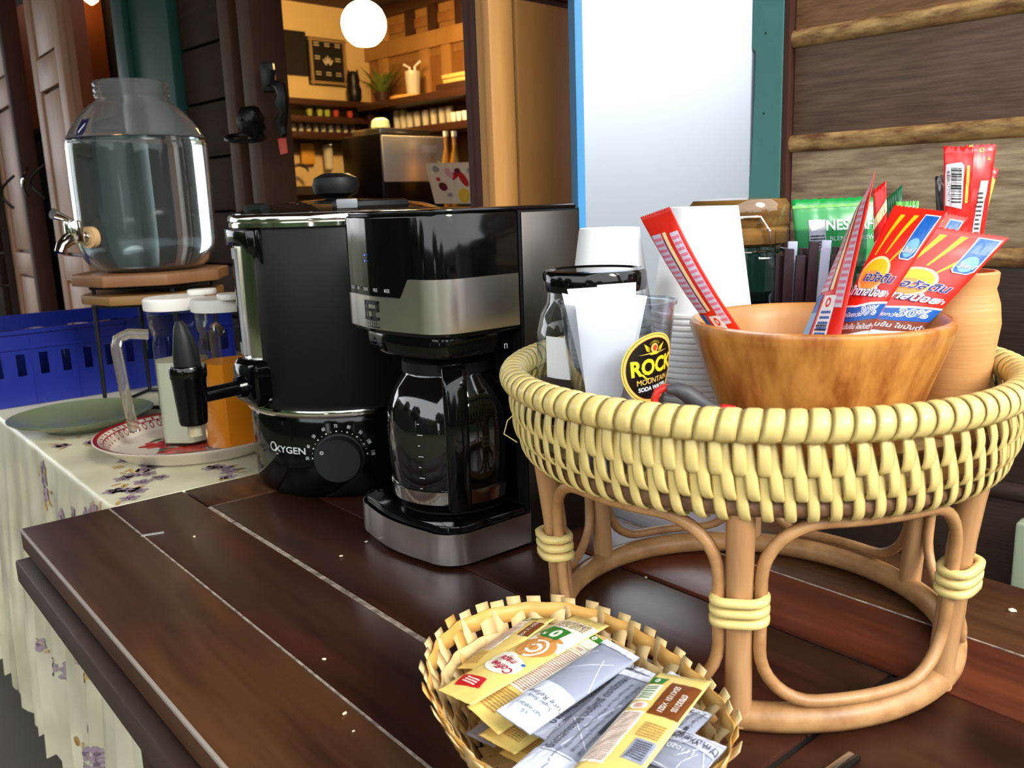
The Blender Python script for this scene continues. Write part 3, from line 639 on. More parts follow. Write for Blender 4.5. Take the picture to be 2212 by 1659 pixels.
# lower moulding, apron, legs
fr = MB()
u0, u1 = UL[0]-.012, UL[5]+.004
MB().box((u0+.011, (vF+vB)/2-.004, TZ-.049), (.022, vB-vF-.02, .03)).out('edge_moulding', M_choc, tb, bevel=.003)
MB().box((u1-.011, (vF+vB)/2-.004, TZ-.049), (.022, vB-vF-.02, .03)).out('edge_moulding', M_choc, tb, bevel=.003)
MB().box(((u0+u1)/2, vB-.03, TZ-.049), (u1-u0-.05, .022, .04)).out('edge_moulding', M_choc, tb, bevel=.003)
MB().box(((u0+u1)/2, vF+.03, TZ-.049), (u1-u0-.05, .022, .04)).out('edge_moulding', M_choc, tb, bevel=.003)
for v_ in (1.03, .1): MB().box(((u0+u1)/2, v_, TZ-.085), (u1-u0-.05, .05, .05)).out('cross_bar', M_tab2, tb, bevel=.003)
for u in (UL[0]+.1, UL[5]-.1):
    for v_ in (1.03, .1): MB().box((u, v_, (TZ-.11)/2), (.06, .06, TZ-.11)).out('leg', M_tab, tb, bevel=.004)
# crumbs on the table
M_crumb = mat('pale_crumb', (226, 214, 180), .7)
for i, (px, py, r_) in enumerate(((737, 1202, .002), (791, 1171, .0016), (1395, 1248, .0016), (700, 1425, .0015), (745, 1542, .0018), (420, 1160, .0016), (2186, 1320, .003), (764, 1580, .001))):
    bm = bmesh.new(); bmesh.ops.create_icosphere(bm, subdivisions=1, radius=r_)
    for v in bm.verts: v.co = Vector((v.co.x*1.5, v.co.y, max(v.co.z*.6, -r_*.4)+r_*.4))*rnd.uniform(.8, 1.15)
    me = bpy.data.meshes.new('crumb'); bm.to_mesh(me); bm.free(); me.materials.append(M_crumb)
    q = bpy.data.objects.new('crumb', me); COL.objects.link(q); q.location = onZ(px, py); q.rotation_euler = (0, 0, i)
    tag(q, 'tiny pale crumb lying on the dark table top', 'crumb', 'crumbs on the table')
# peeled mark near the table corner and the metal tip at the front
p0 = onZ(330, 1154); q = MB().box((0, 0, .0004), (.026, .006, .0008)).out('paint_fleck', mat('grey_fleck', (150, 148, 142), .6), None, bevel=.0003); q.location = p0; q.rotation_euler = (0, 0, .35); tag(q, 'thin grey flake stuck on the table near its far corner', 'flake')
p0 = onZ(1822, 1650); q = root('spoon_tip', 'slim metal and dark handle end lying at the table front', 'utensil', p0, math.radians(38))
MB().box((-.02, 0, .003), (.06, .005, .003)).out('metal_strip', M_steel, q, bevel=.001); MB().box((-.02, -.005, .003), (.06, .004, .005)).out('dark_strip', M_blackp, q, bevel=.001)

# ------------------------------------------------------------------ cloth-covered table behind
M_cloth = bpy.data.materials.new('floral_oilcloth'); M_cloth.use_nodes = True
nt = M_cloth.node_tree; b = nt.nodes['Principled BSDF']; b.inputs['Roughness'].default_value = .33; b.inputs['Specular IOR Level'].default_value = .5
tc = nt.nodes.new('ShaderNodeTexCoord'); n1 = nt.nodes.new('ShaderNodeTexNoise'); n1.inputs['Scale'].default_value = 9; nt.links.new(tc.outputs['Object'], n1.inputs[0])
r1 = nt.nodes.new('ShaderNodeValToRGB'); r1.color_ramp.elements[0].color = (*lin((206, 200, 172)), 1); r1.color_ramp.elements[1].color = (*lin((176, 170, 142)), 1)
r1.color_ramp.elements[0].position = .35; r1.color_ramp.elements[1].position = .7
nt.links.new(n1.outputs[0], r1.inputs[0]); nt.links.new(r1.outputs[0], b.inputs['Base Color'])
ct = root('draped_table', 'side table completely covered by a floral cloth', 'table', (0, 0, 0), TA)
cu0, cu1, cv0, cv1 = .304, .96, 1.212, 2.55
CT = TZ-.003
MB().box(((cu0+cu1)/2, (cv0+cv1)/2, CT-.016), (cu1-cu0-.01, cv1-cv0-.01, .024)).out('table_top', M_jamb, ct)
for u in (cu0+.06, cu1-.06):
    for v_ in (cv0+.06, cv1-.06): MB().box((u, v_, (CT-.03)/2), (.05, .05, CT-.03)).out('leg', M_jamb, ct)
# cloth: top sheet plus hanging sides with folds, outline walked round the table
rim = []; 
def side(a, b_, n):
    for i in range(n): t = i/n; rim.append((a[0]+(b_[0]-a[0])*t, a[1]+(b_[1]-a[1])*t))
side((cu0, cv0), (cu1, cv0), 40); side((cu1, cv0), (cu1, cv1), 60); side((cu1, cv1), (cu0, cv1), 40); side((cu0, cv1), (cu0, cv0), 90)
cx, cy = (cu0+cu1)/2, (cv0+cv1)/2
V = []; F = []; n = len(rim)
rows = [(0, 0), (.004, .003), (.006, .012), (.012, .10), (.02, .25), (.028, .42), (.034, .56), (.036, .60)]
for k, (outw, dz) in enumerate(rows):
    for i, (u, v_) in enumerate(rim):
        nx = -1 if u <= cu0+1e-6 else 1 if u >= cu1-1e-6 else 0; ny = -1 if v_ <= cv0+1e-6 else 1 if v_ >= cv1-1e-6 else 0
        fold = .011*math.sin(i*.9)+.007*math.sin(i*2.3+1); g = min(1, dz/.4)
        o_ = outw+fold*g
        if ny == -1: o_ = min(o_, .002)
        zz = CT-dz+(.006*math.sin(i*2.1) if k == len(rows)-1 else 0)
        V.append((u+nx*o_, v_+ny*o_, zz+.0015))
for k in range(len(rows)-1):
    for i in range(n): j = (i+1) % n; F.append((k*n+i, (k+1)*n+i, (k+1)*n+j, k*n+j))
F.append(tuple(range(n)))
cl = mk('tablecloth', V, F, M_cloth, None, 50); cl.rotation_euler = (0, 0, TA)
tag(cl, 'cream oilcloth with mauve flowers draped over the side table', 'tablecloth')
# printed flower sprays on the cloth
M_mauve = mat('cloth_mauve', (150, 130, 140), .4); M_mauve2 = mat('cloth_mauve_dark', (112, 90, 108), .4); M_och = mat('cloth_ochre', (190, 150, 90), .4)
def cmap(x, y, e):           # x: distance across from the left edge (negative = hanging side), y: v
    if x >= 0: return Vector((cu0+x, y, CT+.0018+e))
    dz = -x; i = 170+(cv1-y)/(cv1-cv0)*90
    pts = rows; o_ = 0
    for a, b_ in zip(rows, rows[1:]):
        if a[1] <= dz <= b_[1]: t = (dz-a[1])/(b_[1]-a[1]); o_ = a[0]+(b_[0]-a[0])*t
    f0 = math.floor(140+(cv1-y)/(cv1-cv0)*90); t = 140+(cv1-y)/(cv1-cv0)*90-f0
    fo = lambda i: .011*math.sin(i*.9)+.007*math.sin(i*2.3+1)
    g = min(1, dz/.4); o_ += (fo(f0)*(1-t)+fo(f0+1)*t)*g
    return Vector((cu0-o_-e*2-.0012, y, CT-dz+.0015))
rr = random.Random(4)
def spray(x, y, s=1.):
    dc = Decal()
    for k in range(5):
        a = rr.uniform(0, 6.28); d = rr.uniform(.012, .03)*s; px, py = x+d*math.cos(a), y+d*1.3*math.sin(a)
        for j in range(5): dc.disc(px+.0065*s*math.cos(j*1.2566+a), py+.0065*s*math.sin(j*1.2566+a), .0058*s, .0045*s, M_mauve, 1, 8, j*1.2566+a)
        dc.disc(px, py, .003*s, .003*s, M_mauve2, 2, 6)
    for k in range(6):
        a = rr.uniform(0, 6.28); dc.disc(x+.026*s*math.cos(a), y+.036*s*math.sin(a), .008*s, .0025*s, M_och, 1, 8, a)
    dc.build('flower_spray', cl, cmap, cut=(.008, .0149), eps=.0004)
for x, y in ((.06, 1.32), (.09, 1.40), (.05, 1.62), (.07, 1.74), (.16, 1.262), (.05, 1.90), (.02, 1.26), (.14, 1.56), (-.05, 1.30), (-.09, 1.44), (-.06, 1.60), (-.14, 1.34), (-.2, 1.52), (-.25, 1.30), (-.3, 1.42), (-.36, 1.56), (-.42, 1.36), (-.5, 1.48), (-.2, 1.70), (-.4, 1.72)): spray(x, y, 1.2)
# ------------------------------------------------------------------ water urn
M_satin = mat('satin_black', (13, 15, 15), .48, spec=.3); M_gloss = mat('gloss_black', (5, 5, 6), .1, spec=.45); M_dial = mat('dial_grey', (26, 29, 31), .55, spec=.3)
M_print = mat('white_print', (205, 210, 208), .6); M_smoke = mat('smoked_lid', (26, 20, 14), .06, spec=.8)
UC = Vector((-.236, 1.262, TZ))
camaz = math.atan2(-UC.x, -UC.y)      # direction of the lens seen from the urn
urn = root('water_urn', 'black electric hot water urn with a tap and temperature dial', 'water urn', UC, math.atan2(-UC.y, -UC.x))
urn.scale = (1.03, 1.03, 1)
# local +x points at the camera, local -y is image left? (left of the lens direction)
def ucyl(phi, r, z):                   # phi positive = towards image right
    return Vector((r*math.cos(phi), r*math.sin(phi), z))
MB().lathe([(.130, .0), (.134, .002), (.137, .012), (.139, .06), (.139, .104), (.137, .110)], 64).out('base', M_gloss, urn, True)
MB().lathe([(.137, .110), (.1425, .112), (.144, .116), (.1425, .121), (.139, .122)], 64).out('lower_ring', M_chrome, urn, True)
MB().lathe([(.1385, .121), (.1395, .123), (.1395, .355), (.1385, .357)], 64).out('body', M_satin, urn, True)
MB().lathe([(.138, .357), (.1435, .359), (.1435, .364), (.141, .3655), (.1445, .367), (.1445, .372), (.1425, .375), (.139, .376)], 64).out('rim', M_chrome, urn, True)
MB().lathe([(.138, .3745), (.138, .377), (.118, .384), (.07, .390), (.03, .392)], 64).out('lid', M_smoke, urn, True)
for ph, wd in ((-.95, .30), (.35, .8)):
    q = MB(); pts = [ucyl(ph-wd/2+wd*k/8, .124, .382) for k in range(9)]; q.tube(pts, .0085, 8, flat=.9).out('lid_clip', M_satin, urn, True)
MB().box(ucyl(.09, .128, .385), (.01, .026, .012)).out('clip_end', mat('grey_plastic', (120, 124, 128), .4), urn, bevel=.002)
MB().lathe([(.014, .388), (.016, .394), (.029, .400), (.032, .411), (.029, .421), (.018, .427), (.004, .428)], 32).out('lid_knob', M_satin, urn, True)
PG = math.radians(-61)
def patch(ph0, ph1, z0, z1, r, th=.002, n=12):
    q = MB(); v = []
    for rr_ in (r, r+th):
        for z in (z0, z1):
            for k in range(n+1): v.append(ucyl(ph0+(ph1-ph0)*k/n, rr_, z))
    m_ = n+1; f = []
    for k in range(n):
        f += [(2*m_+k, 2*m_+k+1, 3*m_+k+1, 3*m_+k), (k, m_+k, m_+k+1, k+1), (m_+k, 3*m_+k, 3*m_+k+1, m_+k+1), (k, k+1, 2*m_+k+1, 2*m_+k)]
    f += [(0, 2*m_, 3*m_, m_), (n, m_+n, 3*m_+n, 2*m_+n)]
    return q.add(v, f)
gp = patch(PG-.30, PG+.20, .185, .335, .1395, .003).out('gauge_plate', M_chrome, urn, True)
patch(PG-.30, PG-.14, .188, .332, .1425, .002, 4).out('level_strip', mat('gauge_silver', (150, 150, 152), .4), gp)
patch(PG-.245, PG-.195, .205, .318, .1445, .001, 3).out('level_window', M_gloss, gp)
# upper grip under the rim
gr = MB(); v = []; K = 14
for k in range(K+1):
    ph = PG-.36+.66*k/K; t = k/K
    zl = .334+.006*math.sin(t*3.1) if t < .72 else .334-.022*((t-.72)/.28)**1.6
    for rr_ in (.139, .151 if .05 < t < .9 else .143): v += [ucyl(ph, rr_, zl), ucyl(ph, rr_, .357)]
f = []
for k in range(K):
    a, b_ = 4*k, 4*k+4; f += [(a+2, b_+2, b_+3, a+3), (a+1, a+3, b_+3, b_+1), (a, b_, b_+2, a+2)]
f += [(0, 2, 3, 1), (4*K, 4*K+1, 4*K+3, 4*K+2)]
gr.add(v, f).out('side_grip', M_gloss, urn, bevel=.002)
# tap block, pipe and tap
er = ucyl(PG, 1, 0); et = Vector((-er.y, er.x, 0))
def UR(a, b_, z): return er*a+et*b_+Vector((0, 0, z))
tb_ = MB(); poly = rrect(-.036, .122, .036, .186, .016, 5)
v = [UR(.128, p[0]*1.05, p[1]) for p in poly]+[UR(.151, p[0], p[1]) for p in poly]+[UR(.157, p[0]*.8, .154+(p[1]-.154)*.8) for p in poly]; n = len(poly)
tb_.add(v, [tuple(2*n+i for i in range(n)), tuple(range(n-1, -1, -1))]+[(k*n+i, k*n+(i+1) % n, (k+1)*n+(i+1) % n, (k+1)*n+i) for k in (0, 1) for i in range(n)]).out('tap_mount', M_gloss, urn, True)
tap = MB().tube([UR(.152, 0, .150), UR(.166, 0, .149)], [.016, .014], 16).out('tap', M_gloss, urn, True)
MB().tube([UR(.165, 0, .149), UR(.222, 0, .146)], .010, 14).out('tap_pipe', M_gloss, tap, True)
TP = .226
MB().lathe([(.0165, .112), (.0175, .116), (.0215, .172), (.0225, .174), (.0225, .188), (.021, .190)], 24, c=UR(TP, 0, 0)).out('tap_body', M_gloss, tap, True)
MB().lathe([(.0085, .096), (.009, .113)], 16, c=UR(TP, 0, 0)).out('nozzle', mat('clear_nozzle', (210, 200, 170), .15, trans=.6), tap, True)
lv = MB(); pts = [UR(TP, 0, .188), UR(TP+.001, 0, .205), UR(TP+.002, 0, .225), UR(TP+.004, 0, .240), UR(TP+.005, 0, .2465)]
lv.tube(pts, [.0165, .0155, .012, .008, .004], 14).out('tap_lever', M_satin, tap, True)
# dial on the base
def front(ph, z, r=.1395):
    """frame tangent to the base at angle ph"""
    c_ = ucyl(ph, r, z); nx_ = ucyl(ph, 1, 0); tx = Vector((-math.sin(ph), math.cos(ph), 0)); return c_, tx, nx_
PD, ZD = math.radians(-8.5), .058
c_, tx, nx_ = front(PD, ZD)
Md = Matrix(((tx.x, 0, nx_.x, c_.x), (tx.y, 0, nx_.y, c_.y), (0, 1, 0, c_.z), (0, 0, 0, 1)))
kn = MB().lathe([(.0325, -.004), (.0325, .002), (.030, .003), (.0295, .016), (.0285, .018), (.001, .018)], 40, M=Md).out('dial', M_dial, urn, True)
def dialmap(x, y, e): return Md @ Vector((x, y, .0182+e))
Decal().ring(-.019, .012, .0014, .0024, M_print, n=16).build('dial_mark', kn, dialmap)
dc = Decal()
for i, tx_ in enumerate(('30', '40', '50', '60', '70', '80', '90', '100', '110')):
    a = math.radians(182-i*22.3); dc.text(tx_, .0425*math.cos(a), .0425*math.sin(a), .0066, M_print, rot=a-math.pi/2, sx=.7, bold=.01); dc.disc(.0355*math.cos(a), .0355*math.sin(a), .0011, .0011, M_print, n=8)
    a2 = math.radians(182-(i+.5)*22.3)
    if i < 8: dc.disc(.0355*math.cos(a2), .0355*math.sin(a2), .0007, .0007, M_print, n=6)
def basemap(ph0, z0):
    return lambda x, y, e: ucyl(ph0+x/.139, .1392+e, z0+y)
dc.build('dial_scale', urn, basemap(PD, ZD), eps=.0004)
dc = Decal(); dc.text('O', -.0225, .0015, .019, M_print, sx=.95); dc.text('XYGEN', .0055, -.0005, .0128, M_print, sx=1.22, bold=.012); dc.rect(-.0185, -.0078, -.014, -.0068, M_print)
dc.build('brand_print', urn, basemap(math.radians(-39.5), .066), cut=(.004, 0), eps=.0004)

# ------------------------------------------------------------------ drip coffee maker
cmk = root('coffee_maker', 'black and brushed steel drip coffee maker with a display', 'coffee maker', tuv(.487, .807), TA)
M_brush = mat('brushed_steel_band', (222, 214, 208), .26, metal=1); M_plate = mat('steel_side_plate', (92, 88, 84), .38, metal=1)
HW = .095
def cm_outline(x1, hw, r, bow=.008, x0=0, n=9):
    """front-bowed section; from right rear round the front to the left rear"""
    pts = [(x1, -hw)]
    for i in range(n+1):
        a = math.radians(270-90*i/n); pts.append((x0+bow+r+r*math.cos(a), -hw+r+r*math.sin(a)))
    for i in range(1, 8):
        t = i/8; y = (-hw+r)+(2*hw-2*r)*t; pts.append((x0+bow*(1-math.sin(math.pi*t)), y))
    for i in range(n+1):
        a = math.radians(180-90*i/n); pts.append((x0+bow+r+r*math.cos(a), hw-r+r*math.sin(a)))
    pts.append((x1, hw)); return pts
OL = cm_outline(.118, HW, .034)
up_ = MB().prism(OL[::-1], .246, .371).out('brew_head', M_gloss, cmk, bevel=.003)
MB().prism(cm_outline(.205, HW-.002, .034, x0=.002)[::-1], .3705, .3755).out('top_lid', M_gloss, cmk, bevel=.002)
rc = MB(); rc.box((.1625, 0, .0235), (.089, 2*HW, .047)); rc.box((.1625, 0, .309), (.089, 2*HW, .124)); rc.box((.1840, 0, .147), (.046, 2*HW, .200))
rc.box((.1395, HW-.008, .147), (.043, .016, .200)); rc.box((.1395, -HW+.008, .147), (.043, .016, .200)); rc.out('rear_column', M_satin, cmk)
for sgn in (-1, 1): MB().box((.1625, sgn*(HW+.0008), .186), (.083, .003, .366)).out('side_plate', M_plate, cmk, bevel=.001)
# steel band, dipping under the display
def strip(name, pts, zb, zt, off, mt, th=.0012):
    v = []; P = [Vector((*p, 0)) for p in pts]; N = len(P)
    for i, p in enumerate(P):
        a, b_ = P[max(i-1, 0)], P[min(i+1, N-1)]; t = (b_-a).normalized(); nr = Vector((-t.y, t.x, 0))
        if nr.dot(p-Vector((.08, 0, 0))) < 0: nr = -nr
        for o_ in (off, off-th): v += [p+nr*o_+Vector((0, 0, zb(i, p))), p+nr*o_+Vector((0, 0, zt(i, p)))]
    f = []
    for i in range(N-1):
        a, b_ = 4*i, 4*i+4; f += [(a, a+1, b_+1, b_), (a+2, b_+2, b_+3, a+3), (a+1, a+3, b_+3, b_+1), (a, b_, b_+2, a+2)]
    f += [(0, 2, 3, 1), (4*N-4, 4*N-3, 4*N-1, 4*N-2)]
    return mk(name, v, f, mt, cmk, 40)
dense = []
for a, b_ in zip(OL, OL[1:]):
    k = max(1, int(math.hypot(b_[0]-a[0], b_[1]-a[1])/.003))
    dense += [(a[0]+(b_[0]-a[0])*j/k, a[1]+(b_[1]-a[1])*j/k) for j in range(k)]
dense.append(OL[-1])
def ztop(i, p):
    y = p.y
    if p.x > .05 or y < -.052: 
        return .3065
    if y < -.040: return .3065-(y+.052)/.012*.020
    if y < .078: return .2865
    return .2865+min(1, (y-.078)/.014)*.020
band = strip('steel_band', dense[1:-1], lambda i, p: .2515, ztop, .0014, M_brush)
# glossy display glass over the front
disp = [p for p in dense if p[0] < .045 and p[1] > -.058]
strip('display_glass', disp, lambda i, p: ztop(i, p)+.0006, lambda i, p: .368, .0010, M_gloss, .0008)
def arc_at(yv):
    best = None
    for a, b_ in zip(dense, dense[1:]):
        if a[0] < .06 and a[1] <= yv <= b_[1]:
            t = (yv-a[1])/max(b_[1]-a[1], 1e-6); return Vector((a[0]+(b_[0]-a[0])*t, yv, 0))
    return Vector((.0, yv, 0))
def frontmap(x, y, e):       # x to the reader's right: viewer faces +u, so right = -v
    p = arc_at(-x); return Vector((p.x-.0024-e, p.y, y))
M_ink = mat('dark_ink', (24, 24, 26), .4)
dc = Decal()
zc = .2715; xc = -.012
# block logo: E and Z fused
e_ = .0105
dc.rect(xc-.0135, zc-.0085+.012, xc-.0105, zc+.0085, M_ink)
L0, T0 = xc-.0145, zc+.0105
def blk(x0, y0, x1, y1): dc.rect(L0+x0*.029, T0-y1*.021, L0+x1*.029, T0-y0*.021, M_ink)
blk(0, 0, .16, 1); blk(0, 0, 1, .2); blk(0, .42, .38, .58); blk(0, .84, .46, 1); blk(.84, 0, 1, .46); blk(.54, .40, 1, .58); blk(.54, .40, .7, 1); blk(.54, .84, 1, 1)
dc.text('ETZEL', xc+.002, .2568, .0128, M_ink, sx=.7, bold=.008)
dc.build('brand_logo', band, frontmap, cut=(.006, 0), eps=.0002)
dc = Decal()
for tx_, x in (('HOUR', -.058), ('MIN', -.040), ('ON/OFF', -.0205), ('PROG', .0005), ('MODE', .0215)): dc.text(tx_, x, .2935, .0052, M_print, sx=.6, bold=.008)
dc.build('button_print', up_, lambda x, y, e: frontmap(x, y, e+.0001), eps=.0003)
M_led = mat('blue_led', (20, 40, 255), .5, emit=(30, 60, 255), estr=6)
Decal().disc(-.018, .330, .0009, .0009, M_led, n=8).disc(-.018, .324, .0009, .0009, M_led, n=8).build('blue_leds', up_, lambda x, y, e: frontmap(x, y, e+.0001), eps=.0003)
MB().prism(cm_outline(.118, HW-.016, .026, x0=.012)[::-1], .222, .247).out('filter_basket', M_gloss, cmk, bevel=.003)
# base
BO = cm_outline(.14, HW+.001, .034, x0=-.003)
MB().prism(cm_outline(.14, HW-.002, .032, x0=.001)[::-1], .0, .046).out('base_plate', M_gloss, cmk, bevel=.002)
dn2 = []
for a, b_ in zip(BO, BO[1:]):
    k = max(1, int(math.hypot(b_[0]-a[0], b_[1]-a[1])/.004)); dn2 += [(a[0]+(b_[0]-a[0])*j/k, a[1]+(b_[1]-a[1])*j/k) for j in range(k)]
strip('base_band', dn2, lambda i, p: .004, lambda i, p: .0385, .0006, M_brush)
MB().lathe([(.062, .046), (.062, .0475), (.058, .048)], 40, c=(.083, -.007, 0)).out('warming_plate', M_satin, cmk, True)
Decal().text('n', 0, 0, .012, M_print).build('side_print', cmk, planemap((.095, -HW-.0004, .232), (1, 0, 0), (0, 0, 1)))
# carafe
cw = tuv(.487+.083, .80, TZ+.0482); ch = math.atan2(-cw.y, -cw.x+.045)
cf = root('coffee_carafe', 'glass coffee carafe with a black handle and steel band on the warming plate', 'carafe', cw, ch)
M_cglass = mat('carafe_glass', (10, 10, 11), .05, spec=.7, coat=.5)
MB().lathe([(.059, .0), (.064, .003), (.069, .012), (.0725, .05), (.0735, .085), (.071, .112), (.062, .135), (.052, .148), (.051, .152)], 48).out('glass_bowl', M_cglass, cf, True)
MB().lathe([(.0685, .010), (.0708, .011), (.0722, .026), (.0710, .027)], 48).out('steel_hoop', M_chrome, cf, True)
MB().lathe([(.050, .150), (.053, .151), (.053, .163), (.050, .166), (.030, .172), (.028, .172)], 40).out('lid', M_satin, cf, True)
hd = MB(); path = [Vector(p) for p in ((.046, 0, .160), (.078, 0, .166), (.098, 0, .160), (.104, 0, .145), (.106, 0, .09), (.105, 0, .045), (.102, 0, .018))]
v = []; n = 8
for i, p in enumerate(path):
    a = path[max(i-1, 0)]; b_ = path[min(i+1, len(path)-1)]; t = (b_-a).normalized(); nr = Vector((t.z, 0, -t.x)); wy = .0125 if i else .016; tn = .007
    for q_ in rrect(-wy, -tn, wy, tn, .005, 2): v.append(p+Vector((0, q_[0], 0))+nr*q_[1])
m_ = len(v)//len(path); f = [(i*m_+k, (i+1)*m_+k, (i+1)*m_+(k+1) % m_, i*m_+(k+1) % m_) for i in range(len(path)-1) for k in range(m_)]+[tuple(range(m_)), tuple(range(len(v)-1, len(v)-1-m_, -1))]
hd.add(v, f).out('handle', M_gloss, cf, 50)
MB().tube([(.069, 0, .02), (.103, 0, .026)], .0085, 8).out('handle_strut', M_gloss, cf, True)
dc = Decal()
for k in range(7): dc.rect(-.002, .03+k*.012, .004 if k % 2 else .001, .0308+k*.012, M_print)
dc.build('cup_scale', cf, lambda x, y, e: Vector(((.0738+e)*math.cos(-.55+x/.068), (.0738+e)*math.sin(-.55+x/.068), y)))
# ------------------------------------------------------------------ rattan tray stand
M_rattan = mat('rattan_pole', (196, 152, 104), .42, noise=(10, 6, 6, .8, .3), rgb2=(150, 104, 64), bump=(40, .08))
M_rattan2 = mat('rattan_rod', (192, 146, 96), .42, noise=(14, 3, 3, 3, .25), rgb2=(142, 98, 58))
M_core = mat('brown_core', (128, 92, 58), .6, noise=(60, 1, 1, 1, .2), rgb2=(76, 48, 30), bump=(80, .4))
M_cane = mat('yellow_cane', (226, 204, 134), .3, spec=.5, noise=(25, 1, 1, 1, .35), rgb2=(212, 186, 112), sub=.05)
SC = Vector((.204, .735, TZ))
st = root('rattan_tray_stand', 'round rattan tray stand with yellow woven rim on six legs', 'tray stand', SC)
def P(r, th, z): return Vector((r*math.cos(th), r*math.sin(th), z))
def ringt(name, R, z, r, mt, n=96, k=10): return MB().tube([P(R, 2*math.pi*i/n, z) for i in range(n)], r, k, closed=True).out(name, mt, st, 'all')
ringt('base_ring', .1675, .0108, .0108, M_rattan2); ringt('lower_core', .189, .1775, .0075, M_core); ringt('middle_core', .1945, .206, .006, M_core); ringt('rim_core', .2025, .2355, .0095, M_cane)
A0 = math.radians(-107)
for k in range(6):
    a = A0+k*math.pi/3
    MB().tube([P(.168, a, .006), P(.172, a, .06), P(.177, a, .12), P(.184, a, .176)], [.0098, .0096, .0096, .0100], 14).out('leg', M_rattan, st, True)
    # bent rod loop between this leg and the next
    a0, a1 = a+.080, a+math.pi/3-.080; R = .176; z0, z1, rc = .0265, .164, .042; am = R
    pts = []
    for (cx_, cz_, q0) in ((a1-rc/R, z1-rc, 0), (a0+rc/R, z1-rc, 90), (a0+rc/R, z0+rc, 180), (a1-rc/R, z0+rc, 270)):
        for i in range(9):
            q = math.radians(q0+90*i/8); pts.append((cx_+rc/R*math.cos(q), cz_+rc*math.sin(q)))
    path = [P(.1705+.012*(z/.17), th, z) for th, z in pts]
    dens = []
    for i in range(len(path)):
        p, q = pts[i], pts[(i+1) % len(pts)]; m_ = max(1, int(abs(q[0]-p[0])*R/.012))
        for j in range(m_): t = j/m_; th = p[0]+(q[0]-p[0])*t; z = p[1]+(q[1]-p[1])*t; dens.append(P(.1705+.012*(z/.17), th, z))
    MB().tube(dens, .0046, 8, closed=True).out('bent_rod', M_rattan2, st, 'all')
    # cane binding, three turns
    for j in range(3):
        zb = .091+j*.0078; rr_ = .1705+.012*zb/.17; er = P(1, a, 0); et = Vector((-er.y, er.x, 0)); c0 = P(rr_, a, zb)
        pth = [c0+et*(.0172*math.copysign(abs(math.cos(q))**.6, math.cos(q)))+er*(.0108*math.copysign(abs(math.sin(q))**.8, math.sin(q)))+Vector((0, 0, .0012*math.cos(q))) for q in [2*math.pi*i/24 for i in range(24)]]
        MB().tube(pth, .0040, 6, closed=True, flat=.95).out('cane_binding', M_cane, st, 'all')
# woven cane wall: three rows, one mesh each, copied round
NS = 84
def stripmesh(name, prof, wid, slant):
    pts = []; wv = []; nv_ = []
    for i, (r, z) in enumerate(prof):
        t = i/(len(prof)-1); th = slant*(t-.5); pts.append(P(r, th, z)); wv.append(Vector((-math.sin(th), math.cos(th), 0))*wid*(1-.12*abs(2*t-1)))
        a, b_ = prof[max(i-1, 0)], prof[min(i+1, len(prof)-1)]; d = Vector((b_[0]-a[0], 0, b_[1]-a[1])).normalized(); nr = Vector((-d.z, 0, d.x)); nr = nr if nr.x > -.2 else -nr
        nv_.append(Vector((nr.x*math.cos(th), nr.x*math.sin(th), nr.z)))
    # rounded cross-section
    v = []; N = len(pts)
    for p, a, b_ in zip(pts, wv, nv_): v += [p-a, p-a*.55+b_*.0011, p+a*.55+b_*.0011, p+a, p-b_*.0010]
    f = [(i*5+k, (i+1)*5+k, (i+1)*5+(k+1) % 5, i*5+(k+1) % 5) for i in range(N-1) for k in range(5)]+[(0, 1, 2, 3, 4), tuple(N*5-1-k for k in range(5))]
    return mk(name, v, f, M_cane, st, 'all')
def sm(pr, n=10):        # Catmull-Rom through profile points
    out_ = []; q = [pr[0]]+pr+[pr[-1]]
    for i in range(1, len(q)-2):
        for j in range(n//2):
            t = j/(n//2); out_.append(tuple(.5*((2*q[i][k])+(-q[i-1][k]+q[i+1][k])*t+(2*q[i-1][k]-5*q[i][k]+4*q[i+1][k]-q[i+2][k])*t*t+(-q[i-1][k]+3*q[i][k]-3*q[i+1][k]+q[i+2][k])*t**3) for k in (0, 1)))
    out_.append(pr[-1]); return out_
rowA = stripmesh('cane_strip', sm([(.2005, .229), (.2045, .224), (.2062, .214), (.2035, .204), (.197, .2005)]), .0048, .012)
rowB = stripmesh('cane_strip', sm([(.1985, .226), (.2015, .216), (.2035, .204), (.2030, .192), (.1985, .185), (.192, .184)]), .0044, .04)
rowC = stripmesh('cane_strip', sm([(.1945, .206), (.1985, .200), (.1990, .186), (.1965, .174), (.189, .1675), (.181, .170)]), .0040, .04)
for row, off in ((rowA, 0), (rowB, .5), (rowC, .15)):
    for k in range(NS):
        o_ = row if k == 0 else row.copy()
        if k: COL.objects.link(o_)
        o_.rotation_euler = (0, 0, (k+off)*2*math.pi/NS)
